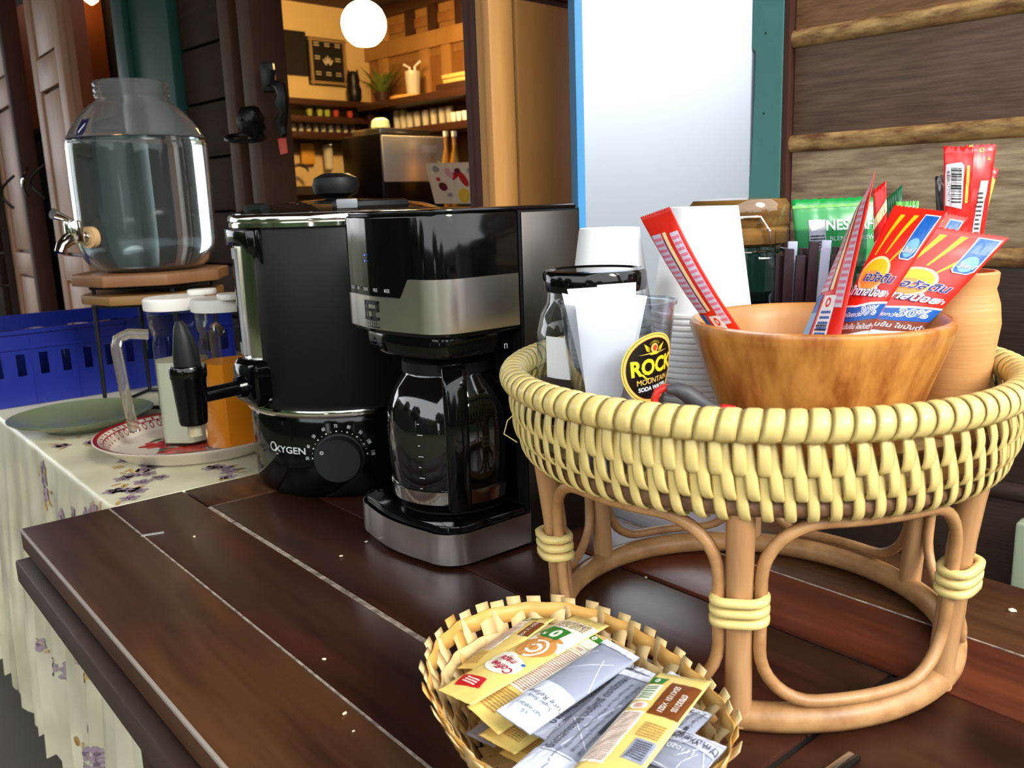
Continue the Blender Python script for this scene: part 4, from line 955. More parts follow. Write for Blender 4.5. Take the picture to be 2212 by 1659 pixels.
# rim wraps
pts = []; wv = []; nv_ = []
for i in range(15):
    q = math.radians(-60+290*i/14); pr = (.2025+.0112*math.cos(q), .2355+.0108*math.sin(q)); th = .035*(i/14-.5)
    pts.append(P(pr[0], th, pr[1])); wv.append(Vector((-math.sin(th), math.cos(th), 0))*(.0068-.0016*(i/14))); nv_.append(Vector((math.cos(q)*math.cos(th), math.cos(q)*math.sin(th), math.sin(q))))
v = []
for p, a, b_ in zip(pts, wv, nv_): v += [p-a, p-a*.5+b_*.0009, p+a*.5+b_*.0009, p+a, p-b_*.0008]
f = [(i*5+k, i*5+(k+1) % 5, (i+1)*5+(k+1) % 5, (i+1)*5+k) for i in range(14) for k in range(5)]+[(0, 4, 3, 2, 1), tuple(14*5+k for k in range(5))]
rw = mk('rim_wrap', v, f, M_cane, st, 'all')
for k in range(96):
    o_ = rw if k == 0 else rw.copy()
    if k: COL.objects.link(o_)
    o_.rotation_euler = (0, 0, k*2*math.pi/96)
# woven tray floor
MB().lathe([(.183, .1745), (.185, .1775), (.183, .180)], 64).out('tray_floor', mat('woven_tray_floor', (196, 170, 110), .6, noise=(40, 1, 1, 1, .2), rgb2=(150, 120, 70)), st)
for a, th in ((1.0, .004), (2.57, .004)):
    d = Vector((math.cos(a), math.sin(a), 0)); MB().tube([d*-.182+Vector((0, 0, .1705)), d*.182+Vector((0, 0, .1705))], th, 8).out('cross_rod', M_rattan2, st, True)
# the stray cane fibre on the left
fb = [P(.2, math.radians(190), .215), P(.212, math.radians(190), .205), P(.216, math.radians(191), .195), P(.206, math.radians(192), .188)]
MB().tube(fb, .0005, 5).out('loose_fibre', M_cane, st, True)
FL = TZ+.1803

# ------------------------------------------------------------------ pouch builder
def pouch(name, label, cat, quad, W, Lg, th, m_front, m_back, group=None, teeth=0, endflat=.06, nx=14, ny=22, bend=0., crinkle=.0006, seed=0):
    """quad = TL,TR,BR,BL world points; returns root and a map(x cm, y cm, e) on the front"""
    TL, TR, BR, BL = [Vector(q) for q in quad]
    c0 = (BL+BR)/2; r_ = root(name, label, cat, c0, group=group)
    nrm = ((TR-TL)+(BR-BL)).cross((TL-BL)+(TR-BR)).normalized()
    rr = random.Random(seed); wob = [[rr.uniform(-1, 1) for _ in range(nx+1)] for _ in range(ny+1)]
    front = []; back = []
    for j in range(ny+1):
        t = j/ny; ef = min(1, max(0, min(t, 1-t)-endflat)/.12); ef = ef**.6 if ef > 0 else 0
        for i in range(nx+1):
            s = i/nx; tt = t
            p = BL.lerp(BR, s).lerp(TL.lerp(TR, s), t)-c0
            if teeth and j in (0, ny): p = p+((TL-BL).normalized())*(teeth*(1 if i % 2 else -1))
            h_ = th*.5*max(0, 1-(2*s-1)**2)**.7*ef
            p = p+nrm*(bend*math.sin(math.pi*t)+wob[j][i]*crinkle*(1 if 0 < i < nx else .2))
            front.append(p+nrm*(h_+.0002)); back.append(p-nrm*(h_*.8+.0002))
    m_ = nx+1; F1 = [(j*m_+i, j*m_+i+1, (j+1)*m_+i+1, (j+1)*m_+i) for j in range(ny) for i in range(nx)]
    N = len(front); F2 = [(N+j*m_+i, N+(j+1)*m_+i, N+(j+1)*m_+i+1, N+j*m_+i+1) for j in range(ny) for i in range(nx)]
    per = [i for i in range(m_)]+[j*m_+nx for j in range(1, ny+1)]+[ny*m_+i for i in range(nx-1, -1, -1)]+[j*m_ for j in range(ny-1, 0, -1)]
    F3 = [(per[k], N+per[k], N+per[(k+1) % len(per)], per[(k+1) % len(per)]) for k in range(len(per))]
    mk('film', front+back, F1+F2+F3, None, r_, 'all', mats=[m_front, m_back], midx=[0]*len(F1)+[1]*len(F2)+[0]*len(F3))
    def fm(x, y, e, side=1):
        s, t = min(max(x/W, 0), .99999), min(max(y/Lg, 0), .99999)
        i, j = int(s*nx), int(t*ny); a, b_ = s*nx-i, t*ny-j; G = front
        q = G[j*m_+i]*(1-a)*(1-b_)+G[j*m_+i+1]*a*(1-b_)+G[(j+1)*m_+i]*(1-a)*b_+G[(j+1)*m_+i+1]*a*b_
        return q+nrm*e
    return r_, fm, (W/nx, Lg/ny)
def pxquad(*c): return [onY(*p) for p in c]

# wooden bowl
M_bowl = mat('acacia_bowl', (150, 84, 34), .28, spec=.5, noise=(9, 5, 5, .9, .13), rgb2=(206, 140, 66), coat=.2); M_bowlin = mat('acacia_bowl_inside', (206, 150, 84), .35, noise=(8, 4, 4, 1, .25), rgb2=(188, 126, 62))
bx0 = onY(1766, 740, .655)
bw = root('wooden_bowl', 'glossy brown wooden bowl holding red sachets', 'bowl', (bx0.x, .655, FL))
MB().lathe([(.056, .0), (.060, .002), (.0935, .098), (.0950, .1035), (.0940, .1065), (.0905, .1075)], 64, cap=False).out('outer_shell', M_bowl, bw, True)
MB().lathe([(.0910, .1075), (.0880, .1055), (.0845, .095), (.055, .014), (.03, .0115), (.001, .011)], 64, cap=False).out('inner_shell', M_bowlin, bw, True)
for q in bw.children:
    if q.name.startswith('inner'): q.data.flip_normals()

MB().lathe([(.0565, .0), (.0565, .004)], 48).out('foot', M_bowl, bw)
# red malt drink sachets
M_red = mat('sachet_red', (226, 36, 20), .3, spec=.6); M_sback = mat('sachet_back_foil', (196, 190, 200), .35, metal=.3); M_yel = mat('sachet_yellow', (250, 192, 20), .35); M_org = mat('sachet_orange', (242, 148, 60), .35)
M_sblue = mat('sachet_blue', (24, 92, 178), .35); M_navy = mat('sachet_navy', (28, 24, 112), .35); M_swhite = mat('sachet_white', (238, 240, 246), .35); M_lblue = mat('sachet_light_blue', (120, 178, 226), .35); M_sbrown = mat('sachet_brown', (132, 66, 48), .35); M_cream = mat('sachet_cream', (252, 226, 170), .35); M_pink = mat('sachet_pink', (232, 120, 150), .4); M_clear = mat('sachet_code_ink', (40, 40, 44), .5)
def malt_front(r_, fm, cut, W=5.6, L=16):
    d = Decal()
    # rays
    for x0, x1, yb, yt in ((.9, 1.5, 11.2, 15.2), (2.1, 2.9, 11.4, 15.3), (3.0, 4.3, 10.6, 13.2)): d.poly([(x0-.05, yb), (x0+.1, yb), (x1+.25, yt), (x1-.25, yt)], M_yel, 2)
    d.disc(2.0, 9.4, 1.75, 1.75, M_cream, 2); d.disc(2.0, 9.4, 1.5, 1.5, M_yel, 3); d.disc(2.0, 8.9, 1.3, .9, M_org, 4)
    # blue corner tab
    d.poly([(3.75, 11.4), (4.0, 11.05), (5.0, 11.05), (5.35, 11.5), (5.35, 15.5), (3.75, 15.5)], M_swhite, 5); d.poly([(3.85, 11.45), (4.05, 11.15), (4.95, 11.15), (5.25, 11.55), (5.25, 15.4), (3.85, 15.4)], M_sblue, 6)
    d.disc(4.55, 12.2, .62, .95, M_lblue, 7, 24); d.text('3in1', 4.55, 11.95, .78, M_navy, 8, shear=.2, bold=.05); d.text('3in1', 4.55, 11.95, .78, M_swhite, 9, shear=.2, bold=.015)
    # brand line and second line
    d.text('โอวัลติน', 2.95, 9.05, 1.15, M_swhite, 8, shear=.18, bold=.06, sx=1.05); d.text('โอวัลติน', 2.95, 9.05, 1.15, M_navy, 9, shear=.18, bold=.03, sx=1.05)
    d.text('น้ำตาลน้อย', 2.4, 7.65, 1.1, M_navy, 8, shear=.18, bold=.07); d.text('น้ำตาลน้อย', 2.4, 7.65, 1.1, M_swhite, 9, shear=.18, bold=.03); d.text('กว่า', 4.75, 7.6, .7, M_swhite, 9, shear=.18, bold=.02)
    # blue wave
    d.poly([(0, 6.25), (2.0, 6.35), (3.6, 6.75), (5.6, 7.0), (5.6, 6.8), (5.6, 5.6), (3.4, 4.9), (1.8, 4.75), (0, 4.75)], M_swhite, 3); d.poly([(0, 6.1), (2.0, 6.15), (3.6, 6.5), (5.6, 6.8), (5.6, 5.3), (3.4, 4.9), (1.8, 4.7), (0, 4.7)], M_sblue, 4)
    d.text('น้ำตาลน้อยกว่า', 1.5, 5.35, .58, M_swhite, 6, bold=.01, rot=.06); d.text('30%', 4.0, 5.9, 1.25, M_swhite, 6, bold=.06, rot=.12); d.text('30%', 4.0, 5.9, 1.25, M_sblue, 7, bold=-.012, rot=.12)
    # brown wave, white swirl, light blue foot
    d.poly([(0, 4.75), (1.8, 4.75), (3.4, 4.95), (5.6, 5.6), (5.6, 4.1), (3.2, 3.6), (1.6, 3.5), (0, 3.5)], M_sbrown, 3)
    d.text('อร่อย เข้มข้น ไขมันต่ำ', 2.8, 4.25, .68, M_swhite, 5, rot=.07, bold=.01)
    d.poly([(0, 3.5), (1.6, 3.5), (3.2, 3.6), (5.6, 4.1), (5.6, 0), (0, 0)], M_swhite, 2); d.poly([(2.6, 0), (3.4, 1.4), (4.8, 2.6), (5.6, 3.0), (5.6, 0)], M_lblue, 3); d.poly([(0, 0), (.9, 1.4), (2.0, 1.6), (3.0, 0)], M_sbrown, 3)
    d.poly([(3.3, 2.2), (3.9, 2.5), (4.3, 3.3), (4.5, 2.9), (4.9, 2.9), (4.4, 2.1), (3.7, 1.9)], M_sblue, 4)
    d.text('EXP 16.05.25 L6C', 2.0, 2.45, .5, M_clear, 6, rot=-.18); d.text('231116 22:10', 2.0, 1.9, .5, M_clear, 6, rot=-.18)
    d.build('printed_front', r_, fm, cut=cut, eps=.0002)
def malt_back(r_, fm, cut, W=5.6, L=16):
    d = Decal(); d.rect(.5, 6.4, 2.4, 14.2, mat('back_lilac', (206, 196, 214), .4), 2); d.dashes(.6, 6.6, 2.3, 14, 14, M_pink, 3, seed=5); d.rect(2.7, 6.5, 3.3, 14.2, M_cream, 2); d.rect(2.5, 6.5, 2.62, 13.6, M_navy, 3)
    d.rect(3.9, 5, 5.2, 14, mat('back_lilac', (206, 196, 214), .4), 2); d.dashes(4.0, 5.2, 5.1, 13.8, 16, M_pink, 3, seed=9)
    d.poly([(.0, 6.2), (1.6, 6.2), (1.6, 1.0), (0, 0)], M_lblue, 2); d.rect(0, 4.6, 1.5, 6.2, M_sblue, 3); d.rect(2.2, .4, 4.2, 6.0, M_swhite, 3); d.dashes(2.5, .7, 4.0, 4.8, 9, M_sblue, 4, seed=2); d.ring(3.2, 5.4, .22, .42, M_red, 4, 16); d.dashes(2.4, 2.9, 4.0, 3.6, 2, M_clear, 5, seed=7)
    d.build('printed_back', r_, fm, cut=cut, eps=.0002)
def malt(label, q, front=True, bend=0, th=.007, seed=0):
    r_, fm, cut = pouch('malt_drink_sachet', label, 'sachet', pxquad(*q), 5.6, 16, th, M_red, M_red if front else M_red, 'malt drink sachets in the wooden bowl', teeth=.0006, nx=28, ny=32, bend=bend, crinkle=.00008, seed=seed, endflat=.05)
    (malt_front if front else malt_back)(r_, fm, cut)
malt('red malt drink sachet leaning right with a full 3in1 blue tab', ((2003, 487, .672), (2180, 514, .662), (1918, 788, .652), (1748, 762, .660)), bend=.004, seed=1)
malt('creased red malt drink sachet standing in front of the 3in1 tab one', ((1932, 443, .650), (2048, 458, .625), (1828, 800, .632), (1764, 800, .650)), bend=.003, seed=2)
malt('red malt drink sachet tucked behind the others, only its blue tab showing', ((1990, 450, .690), (2092, 470, .683), (1880, 790, .665), (1785, 780, .672)), seed=3)
malt('red malt drink sachet standing edge on in the wooden bowl', ((1876, 405, .690), (1890, 372, .655), (1800, 800, .622), (1705, 790, .660)), front=False, seed=4)
malt('red malt drink sachet leaning over the left bowl rim, printed back showing', ((1383, 470, .676), (1447, 447, .656), (1662, 795, .642), (1604, 795, .664)), front=False, bend=.006, seed=5)
# ------------------------------------------------------------------ turned wooden vase with packets
M_vase = mat('pale_turned_wood', (216, 160, 100), .5, noise=(40, .3, .3, 6, .3), rgb2=(198, 140, 82), bump=(60, .1))
vp = onY(2062, 700, .702)
va = root('turned_vase', 'pale turned wooden vase holding red and black packets', 'vase', (vp.x, .702, FL))
MB().lathe([(0.0221, 0), (0.0235, .002), (0.0262, .03), (0.0313, .075), (0.0333, .092), (0.0317, .108), (0.0281, .120), (0.0294, .124), (0.0299, .132), (0.0285, .1335), (0.0262, .1335), (0.0253, .122), (0.0276, .10), (0.0221, .01)], 48, cap=False).out('turned_body', M_vase, va, True)
MB().lathe([(0.0223, 0), (0.0223, .010)], 32).out('foot', M_vase, va)
M_pk = mat('packet_red', (222, 30, 26), .28, spec=.6); M_pkb = mat('packet_black', (28, 20, 20), .35); M_pky = mat('packet_yellow', (248, 214, 92), .35)
def packet(label, q, mf, seed=0, th=.007, bend=0, group='packets in the turned vase', name='drink_packet', W=3, L=15):
    return pouch(name, label, 'packet', pxquad(*[(x, y, Y-.033) for x, y, Y in q]), W, L, th, mf, mf, group, teeth=.0005, nx=12, ny=22, bend=bend, crinkle=.0009, seed=seed)
r_, fm, cut = packet('black packet at the left of the turned vase', ((2020, 382, .752), (2066, 372, .756), (2070, 640, .742), (2030, 640, .738)), M_pkb, 1)
r_, fm, cut = packet('red packet with a white barcode label in the turned vase', ((2038, 316, .730), (2104, 318, .724), (2086, 640, .726), (2040, 640, .728)), M_pk, 2)
d = Decal(); d.poly([(.1, 9.2), (1.85, 8.9), (2.0, 13.2), (1.7, 13.5), (.15, 13.2)], M_swhite, 2); rr = random.Random(5); y = 9.5
while y < 12.9: h_ = rr.choice((.06, .09, .15, .2)); d.rect(.65, y, 1.75, y+h_, M_clear, 3); y += h_+rr.choice((.06, .1, .16))
d.text('8 850124 034519', .4, 11.1, .42, M_clear, 3, rot=-math.pi/2); d.poly([(2.2, 9.5), (2.5, 9.5), (2.6, 13.2), (2.3, 13.2)], M_pky, 2)
d.build('barcode_label', r_, fm, cut=cut, eps=.00025)
r_, fm, cut = packet('red packet with a white printed back strip in the turned vase', ((2083, 314, .741), (2152, 312, .744), (2100, 640, .742), (2056, 640, .739)), M_pk, 3, bend=.002)
d = Decal(); d.poly([(1.2, 6), (2.1, 6), (2.3, 11.5), (1.5, 11.5)], M_swhite, 2); d.dashes(1.35, 6.2, 2.0, 10.5, 10, M_clear, 3, seed=3); d.text('A', 2.3, 13.6, .5, M_pky, 2); d.ring(1.6, 14.5, .15, .22, M_pky, 2, 12); d.rect(.4, 13.9, .7, 15, M_pky, 2); d.build('printed_strip', r_, fm, cut=cut, eps=.00025)
r_, fm, cut = packet('red and yellow packet at the right of the turned vase', ((2108, 352, .760), (2157, 366, .757), (2082, 640, .746), (2052, 640, .747)), M_pk, 4)
d = Decal(); d.poly([(.6, 11), (2.9, 10.6), (2.9, 13.8), (.8, 14.2)], M_pky, 2); d.rect(.5, 10.2, 2.8, 11, M_pk, 3); d.text('อบ', 1.7, 12.9, 1.1, M_clear, 3); d.text('อก', 1.7, 11.7, 1.0, M_clear, 3); d.rect(.6, 6.5, 2.9, 8.6, M_pky, 2); d.build('printed_front', r_, fm, cut=cut, eps=.00025)

# ------------------------------------------------------------------ green coffee packets at the back
M_grn = mat('packet_green', (20, 140, 62), .28, spec=.6); M_grn2 = mat('packet_light_green', (110, 190, 90), .3); M_pale = mat('packet_pale_text', (206, 232, 214), .5); M_dgrn = mat('packet_dark_green', (14, 84, 44), .3); M_silv = mat('packet_silver_label', (170, 176, 182), .5)
def gpk(label, q, mf, seed, W=8, L=14): return pouch('coffee_packet', label, 'packet', pxquad(*q), W, L, .012, mf, mf, 'green coffee packets at the back of the tray', teeth=.0006, nx=20, ny=20, crinkle=.0008, seed=seed)
r_, fm, cut = gpk('wide green coffee packet with pale lettering behind the clear box', ((1710, 432, .842), (1905, 424, .846), (1890, 722, .824), (1735, 735, .824)), M_grn, 1)
d = Decal(); d.text('NESCAFÉ', 5.2, 11.2, 1.45, M_pale, 2, sx=.85, bold=.03); d.text('BLEND & BREW', 5.2, 9.9, .62, M_pale, 2); d.rect(1.2, 8.8, 2.7, 11.9, M_silv, 2); d.poly([(1.3, 11.2), (2.6, 11.8), (2.6, 11.2), (1.4, 10.7)], M_swhite, 3); d.dashes(1.3, 8.9, 2.6, 10.4, 5, M_clear, 3, seed=1); d.rect(0, 13.1, 8, 13.4, M_grn2, 2); d.rect(0, 0, 8, 7.5, M_dgrn, 2); d.build('printed_front', r_, fm, cut=cut, eps=.00025)
r_, fm, cut = gpk('dark green coffee packet with an upright folded corner', ((1912, 432, .845), (1950, 398, .842), (1948, 690, .838), (1908, 700, .842)), M_dgrn, 2, 3, 14)
r_, fm, cut = gpk('light green coffee packet beside the dark green one', ((1935, 436, .835), (1985, 434, .828), (1978, 690, .822), (1935, 700, .828)), M_grn2, 3, 3, 14)
d = Decal(); d.dashes(.3, 12.6, 2.7, 13.6, 2, M_pale, 2, seed=1); d.rect(.2, 5, 2.8, 11, M_grn, 2); d.build('printed_front', r_, fm, cut=cut, eps=.00025)
r_, fm, cut = pouch('striped_stick', 'slim red and cream striped stick packet between the sachets', 'packet', pxquad((1886, 412, .800), (1914, 390, .796), (1922, 690, .792), (1890, 700, .796)), 1.5, 14, .005, M_pk, M_pk, teeth=.0004, nx=8, seed=6)
d = Decal(); d.poly([(0, 11.0), (1.5, 12.2), (1.5, 11.0), (0, 9.9)], M_cream, 2); d.poly([(0, 8.6), (1.5, 9.4), (1.5, 7.4), (0, 6.6)], M_cream, 2); d.build('stripes', r_, fm, cut=cut, eps=.00025)

# ------------------------------------------------------------------ clear box with stick packets
M_acr = glassmat('clear_acrylic', (236, 236, 240), .45, .05)
bc = onY(1758, 600, .793); az_ = .0
abx = root('clear_box', 'clear plastic box full of brown and white stick packets', 'box', (bc.x, .793, FL), math.radians(-4))
hx, hy, bh = .039, .0175, .166
for c_, d_ in (((0, -hy, bh/2), (2*hx, .0012, bh)), ((0, hy, bh/2), (2*hx, .0012, bh)), ((-hx, 0, bh/2), (.0012, 2*hy, bh)), ((hx, 0, bh/2), (.0012, 2*hy, bh)), ((0, 0, .0008), (2*hx, 2*hy, .0012))): MB().box(c_, d_).out('panel', M_acr, abx)
M_stk = mat('stick_brown', (58, 34, 32), .35); M_stw = mat('stick_white', (214, 218, 232), .4)
rr = random.Random(8)
for i in range(13):
    x = -.033+.0053*i; w_ = i in (2, 7, 8); row = -.006 if i % 2 else .005; tilt = .02+.006*i
    q = MB().box((0, 0, .071+.003*(i % 3)), (.0088, .0028, .142+.006*(i % 3))).out('stick_packet', M_stw if w_ else M_stk, None, bevel=.0008)
    q.location = Vector((bc.x+x*.84-.004, .793+row+rr.uniform(-.002, .002), FL+.0022)); q.rotation_euler = (0, tilt*.8, 0)
    tag(q, 'slim %s stick packet standing in the clear box' % ('white' if w_ else 'dark brown'), 'stick packet', 'stick packets in the clear box')

# ------------------------------------------------------------------ clip-top jar
M_jglass = glassmat('green_tint_glass', (150, 165, 155), .5, .04); M_lidg = mat('amber_glass_lid', (70, 46, 22), .08, spec=.8, noise=(6, .5, .5, 8, .2), rgb2=(160, 118, 62), trans=.2); M_wire = M_chrome
jc = onY(1593, 560, .868)
jr = root('clip_top_jar', 'glass clip-top jar with an amber lid and steel wire clasp', 'jar', (jc.x, .868, FL))
MB().lathe([(.040, 0), (.045, .004), (.046, .02), (.046, .125), (.042, .142), (.040, .150)], 40, cap=False).out('glass_body', M_jglass, jr, True)
MB().lathe([(.038, .004), (.0435, .006), (.0435, .10), (.001, .101)], 32).out('contents', mat('dark_tea_leaves', (20, 34, 32), .7), jr, True)
MB().lathe([(.040, .150), (.0475, .153), (.0475, .166), (.045, .168), (.0475, .171), (.0478, .188), (.044, .194), (.02, .196)], 40).out('glass_lid', M_lidg, jr, True)
def jp(a, r, z): a = math.radians(a); return Vector((r*math.sin(a), -r*math.cos(a), z))
wl_ = MB().tube([jp(-40, .050, .178), jp(0, .050, .178), jp(8, .0505, .178), jp(18, .052, .165), jp(19, .053, .150), jp(34, .054, .132), jp(33, .053, .118), jp(22, .051, .105), jp(20, .0505, .06)], .0016, 8).out('wire_clasp', M_wire, jr, True)
MB().tube([jp(8, .049, .140), jp(16, .0505, .140), jp(24, .052, .128), jp(27, .052, .112), jp(20, .051, .104)], .0014, 8).out('lever_wire', M_wire, wl_, True)
MB().tube([jp(-60, .048, .146), jp(0, .0485, .146), jp(60, .048, .146), jp(120, .048, .146), jp(180, .048, .146), jp(240, .048, .146)], .0012, 6, closed=True).out('neck_wire', M_wire, wl_, True)

# ------------------------------------------------------------------ stacked paper cups, upside down
def cupmesh():
    return MB().lathe([(.0439, .0), (.0452, .0012), (.0452, .0034), (.0435, .0046), (.0312, .0925), (.0305, .094), (.0292, .094), (.0285, .0915), (.001, .0905)], 40, cap=False)
c_ = cupmesh().out('paper_cup', M_paper, None, True); first = True
def stack(px, py, Y, ztop, step, lab, grp, sc_=1.0):
    global first
    p = onY(px, py, Y); z = ztop-.094*sc_; k = 0; zs_ = []
    while z > FL+.0005: zs_.append(z); z -= step
    rr = random.Random(int(px))
    for i, z in enumerate(zs_):
        q = c_ if first else c_.copy()
        if not first: COL.objects.link(q)
        first = False
        if i == len(zs_)-1: z = FL+.0003
        q.location = (p.x, p.y, z); q.scale = (sc_, sc_, sc_); q.rotation_euler = (0, 0, 0)
        tag(q, lab[0] if i == 0 else lab[1], 'paper cup', grp)
stack(1516, 560, .786, onY(1518, 446, .785).z, .0053, ('topmost upturned white paper cup of the tall stack beside the bowl', 'white paper cup nested in the tall stack beside the bowl, only its rim showing'), 'white paper cups in the tall stack')
stack(1317, 560, .8245, onY(1312, 492, .8245).z, .0053, ('topmost upturned white paper cup of the stack behind the black-lidded jar', 'white paper cup nested in the stack behind the black-lidded jar'), 'white paper cups in the stack behind the jar', .90)

# ------------------------------------------------------------------ coffee jar with black lid
jx = onY(1286, 700, .735); M_grounds = mat('ground_coffee', (66, 40, 34), .9, noise=(120, 1, 1, 1, .2), rgb2=(44, 26, 22))
cj = root('coffee_jar', 'glass jar of ground coffee with a black screw lid and blank label', 'jar', (jx.x, .735, FL))
MB().lathe([(.042, 0.0000), (.048, 0.0033), (.0498, 0.0134), (.0498, 0.0892), (.046, 0.1070), (.0405, 0.1160), (.0395, 0.1293)], 48, cap=False).out('glass_body', M_glass, cj, True)
MB().lathe([(.041, 0.0033), (.0475, 0.0067), (.0475, 0.0502), (.001, 0.0524)], 40).out('ground_coffee', M_grounds, cj, True)
MB().lathe([(.0425, 0.1260), (.0432, 0.1282), (.0432, 0.1399), (.0415, 0.1427), (.037, 0.1433), (.036, 0.1422), (.001, 0.1422)], 48).out('lid', M_gloss, cj, True)
lb = Decal(); lb.rect(-.020, .058, .006, .092, M_paper); lb.build('blank_label', cj, lambda x, y, e: Vector(((.0500+e)*math.sin(-.62+x/.05), -(.0500+e)*math.cos(-.62+x/.05), y)), cut=(.004, 0), eps=.0003)

# ------------------------------------------------------------------ clear cup with folded napkins and round sticker
cp = onY(1326, 700, .645); M_cupg = glassmat('clear_cup_plastic', (240, 242, 246), .4, .06)
cu_ = root('clear_cup', 'clear plastic cup with a round black and gold sticker', 'cup', (cp.x+.003, .647, FL))
CR = lambda z: .0285+(.0425-.0285)*z/.125
MB().lathe([(.026, 0), (.0285, .001), (CR(.123), .123), (.0440, .1235), (.0440, .1262), (.0418, .1262), (CR(.12)-.0008, .120), (.0277, .002)], 48, cap=False).out('cup_wall', M_cupg, cu_, True)
MB().lathe([(.0275, .0008), (.0275, .0018)], 32).out('cup_base', M_cupg, cu_)
sp = math.radians(33); sz = .080
M_gold = mat('sticker_gold', (232, 190, 92), .35); M_stkb = mat('sticker_black', (16, 14, 14), .25, spec=.6); M_sty = mat('sticker_yellow', (240, 204, 40), .4); M_stred = mat('sticker_red', (190, 60, 40), .4)
d = Decal(); RX, RY = .0236, .0262
def el(r, m_, ly): d.disc(0, 0, RX*r, RY*r, m_, ly, 48)
el(1, M_gold, 1); el(.955, M_stkb, 2); el(.94, M_gold, 3); el(.87, M_stred, 4); el(.86, M_stkb, 5)
d.text('ROCK', .0012, .0015, .0156, M_sty, 7, bold=.035, sx=.86, rot=.1); d.poly([(-.0098, -.0035), (-.0078, -.0035), (-.0045, -.0068), (.0, -.0068), (.002, -.0062), (-.004, -.0078), (-.0068, -.0062)], M_sty, 7)
d.text('MOUNTAIN', .0018, -.0088, .0058, M_gold, 7, sx=.92, rot=.1); d.text('SODA WATER', .002, -.0142, .0044, M_swhite, 7, sx=.92, rot=.1, bold=.015)
# crest: rayed oval shield between two wings over a thin bar
d.disc(.0, .0152, .0028, .0034, M_gold, 7, 20); d.disc(.0004, .0152, .0018, .0023, M_stred, 8, 16)
for sg in (-1, 1):
    for k in range(4): d.poly([(sg*.0032, .0125+.0008*k), (sg*(.0066+.0006*k), .0145+.0014*k), (sg*(.0060+.0005*k), .0132+.0013*k)], M_sty, 7)
    d.poly([(sg*.003, .0118), (sg*.0125, .0118+sg*.0014), (sg*.003, .0110)], M_gold, 7)
for k in range(11):
    a = math.radians(20+14*k); d.poly([(.0034*math.cos(a)-.0001, .0168+.0026*math.sin(a)), (.0034*math.cos(a)+.0002, .0168+.0026*math.sin(a)), (.0050*math.cos(a), .0168+.0044*math.sin(a))], M_sty, 7)
d.poly([(-.0036, .0118), (.0036, .0124), (.003, .0106), (-.003, .0102)], M_sty, 8)
d.build('round_sticker', cu_, lambda x, y, e: Vector(((CR(sz+y)+.0005+e)*math.sin(sp+x/.0365), -(CR(sz+y)+.0005+e)*math.cos(sp+x/.0365), sz+y)), cut=(.003, .006), eps=.00006)
M_nap = mat('napkin_paper', (240, 240, 242), .8)
def slip(q, lab, th=.0012):
    P4 = pxquad(*q); c0 = P4[3].copy(); nrm = (P4[1]-P4[0]).cross(P4[3]-P4[0]).normalized()*th
    o_ = mk('folded_napkin', [p-c0 for p in P4]+[p-c0+nrm for p in P4], [(0, 1, 2, 3), (7, 6, 5, 4), (0, 4, 5, 1), (1, 5, 6, 2), (2, 6, 7, 3), (3, 7, 4, 0)], M_nap); o_.location = c0
    tag(o_, lab, 'napkin', 'folded napkins in the clear cup')
slip(((1214, 634, .642), (1292, 650, .636), (1345, 868, .640), (1272, 868, .644)), 'folded white napkin slanting across the clear cup from its left')
slip(((1225, 625, .652), (1330, 618, .650), (1360, 868, .650), (1290, 868, .652)), 'folded white napkin in the middle of the clear cup')
slip(((1290, 616, .660), (1374, 610, .658), (1368, 868, .656), (1300, 868, .658)), 'tallest folded white napkin in the clear cup')
slip(((1300, 630, .642), (1398, 640, .640), (1352, 868, .645), (1290, 868, .646)), 'folded white napkin slanting across the clear cup from its right')
slip(((1240, 640, .628), (1390, 652, .632), (1340, 868, .633), (1268, 868, .632)), 'broad folded white napkin at the front of the clear cup')

# ------------------------------------------------------------------ scissors in the tray
M_sred = mat('scissor_red', (196, 40, 36), .35); M_sgr = mat('scissor_grey', (64, 62, 66), .5)
sc0 = onY(1480, 880, .592); sx_ = root('scissors', 'scissors with red and grey grips lying in the tray', 'scissors', (sc0.x, .592, FL))
def sp_(px, py, Y=.592): return onY(px, py, Y)-sx_.location
loop = [sp_(1414, 880), sp_(1414, 862), sp_(1420, 846), sp_(1434, 838), sp_(1452, 838), sp_(1470, 844), sp_(1490, 858), sp_(1510, 872), sp_(1535, 884), sp_(1530, 905), sp_(1480, 915), sp_(1430, 905)]
MB().tube(loop, .0028, 10, closed=True).out('finger_loop', M_sred, sx_, 'all')
MB().tube([sp_(1440, 841, .5895), sp_(1460, 840, .5895), sp_(1482, 849, .5895), sp_(1505, 866, .5895), sp_(1530, 880, .5895), sp_(1555, 885, .5895)], [.003, .0048, .006, .0066, .005, .003], 10).out('grip_pad', M_sgr, sx_, True)
MB().tube([sp_(1540, 886, .600), sp_(1562, 880, .602), sp_(1585, 884, .604), sp_(1600, 900, .606), sp_(1570, 915, .602)], .0028, 10, closed=True).out('finger_loop', M_sred, sx_, 'all')
MB().tube([sp_(1535, 902), sp_(1548, 930, .594), sp_(1564, 975, .600)], [.004, .003, .001], 6, flat=.4).out('blade', M_steel, sx_, True)
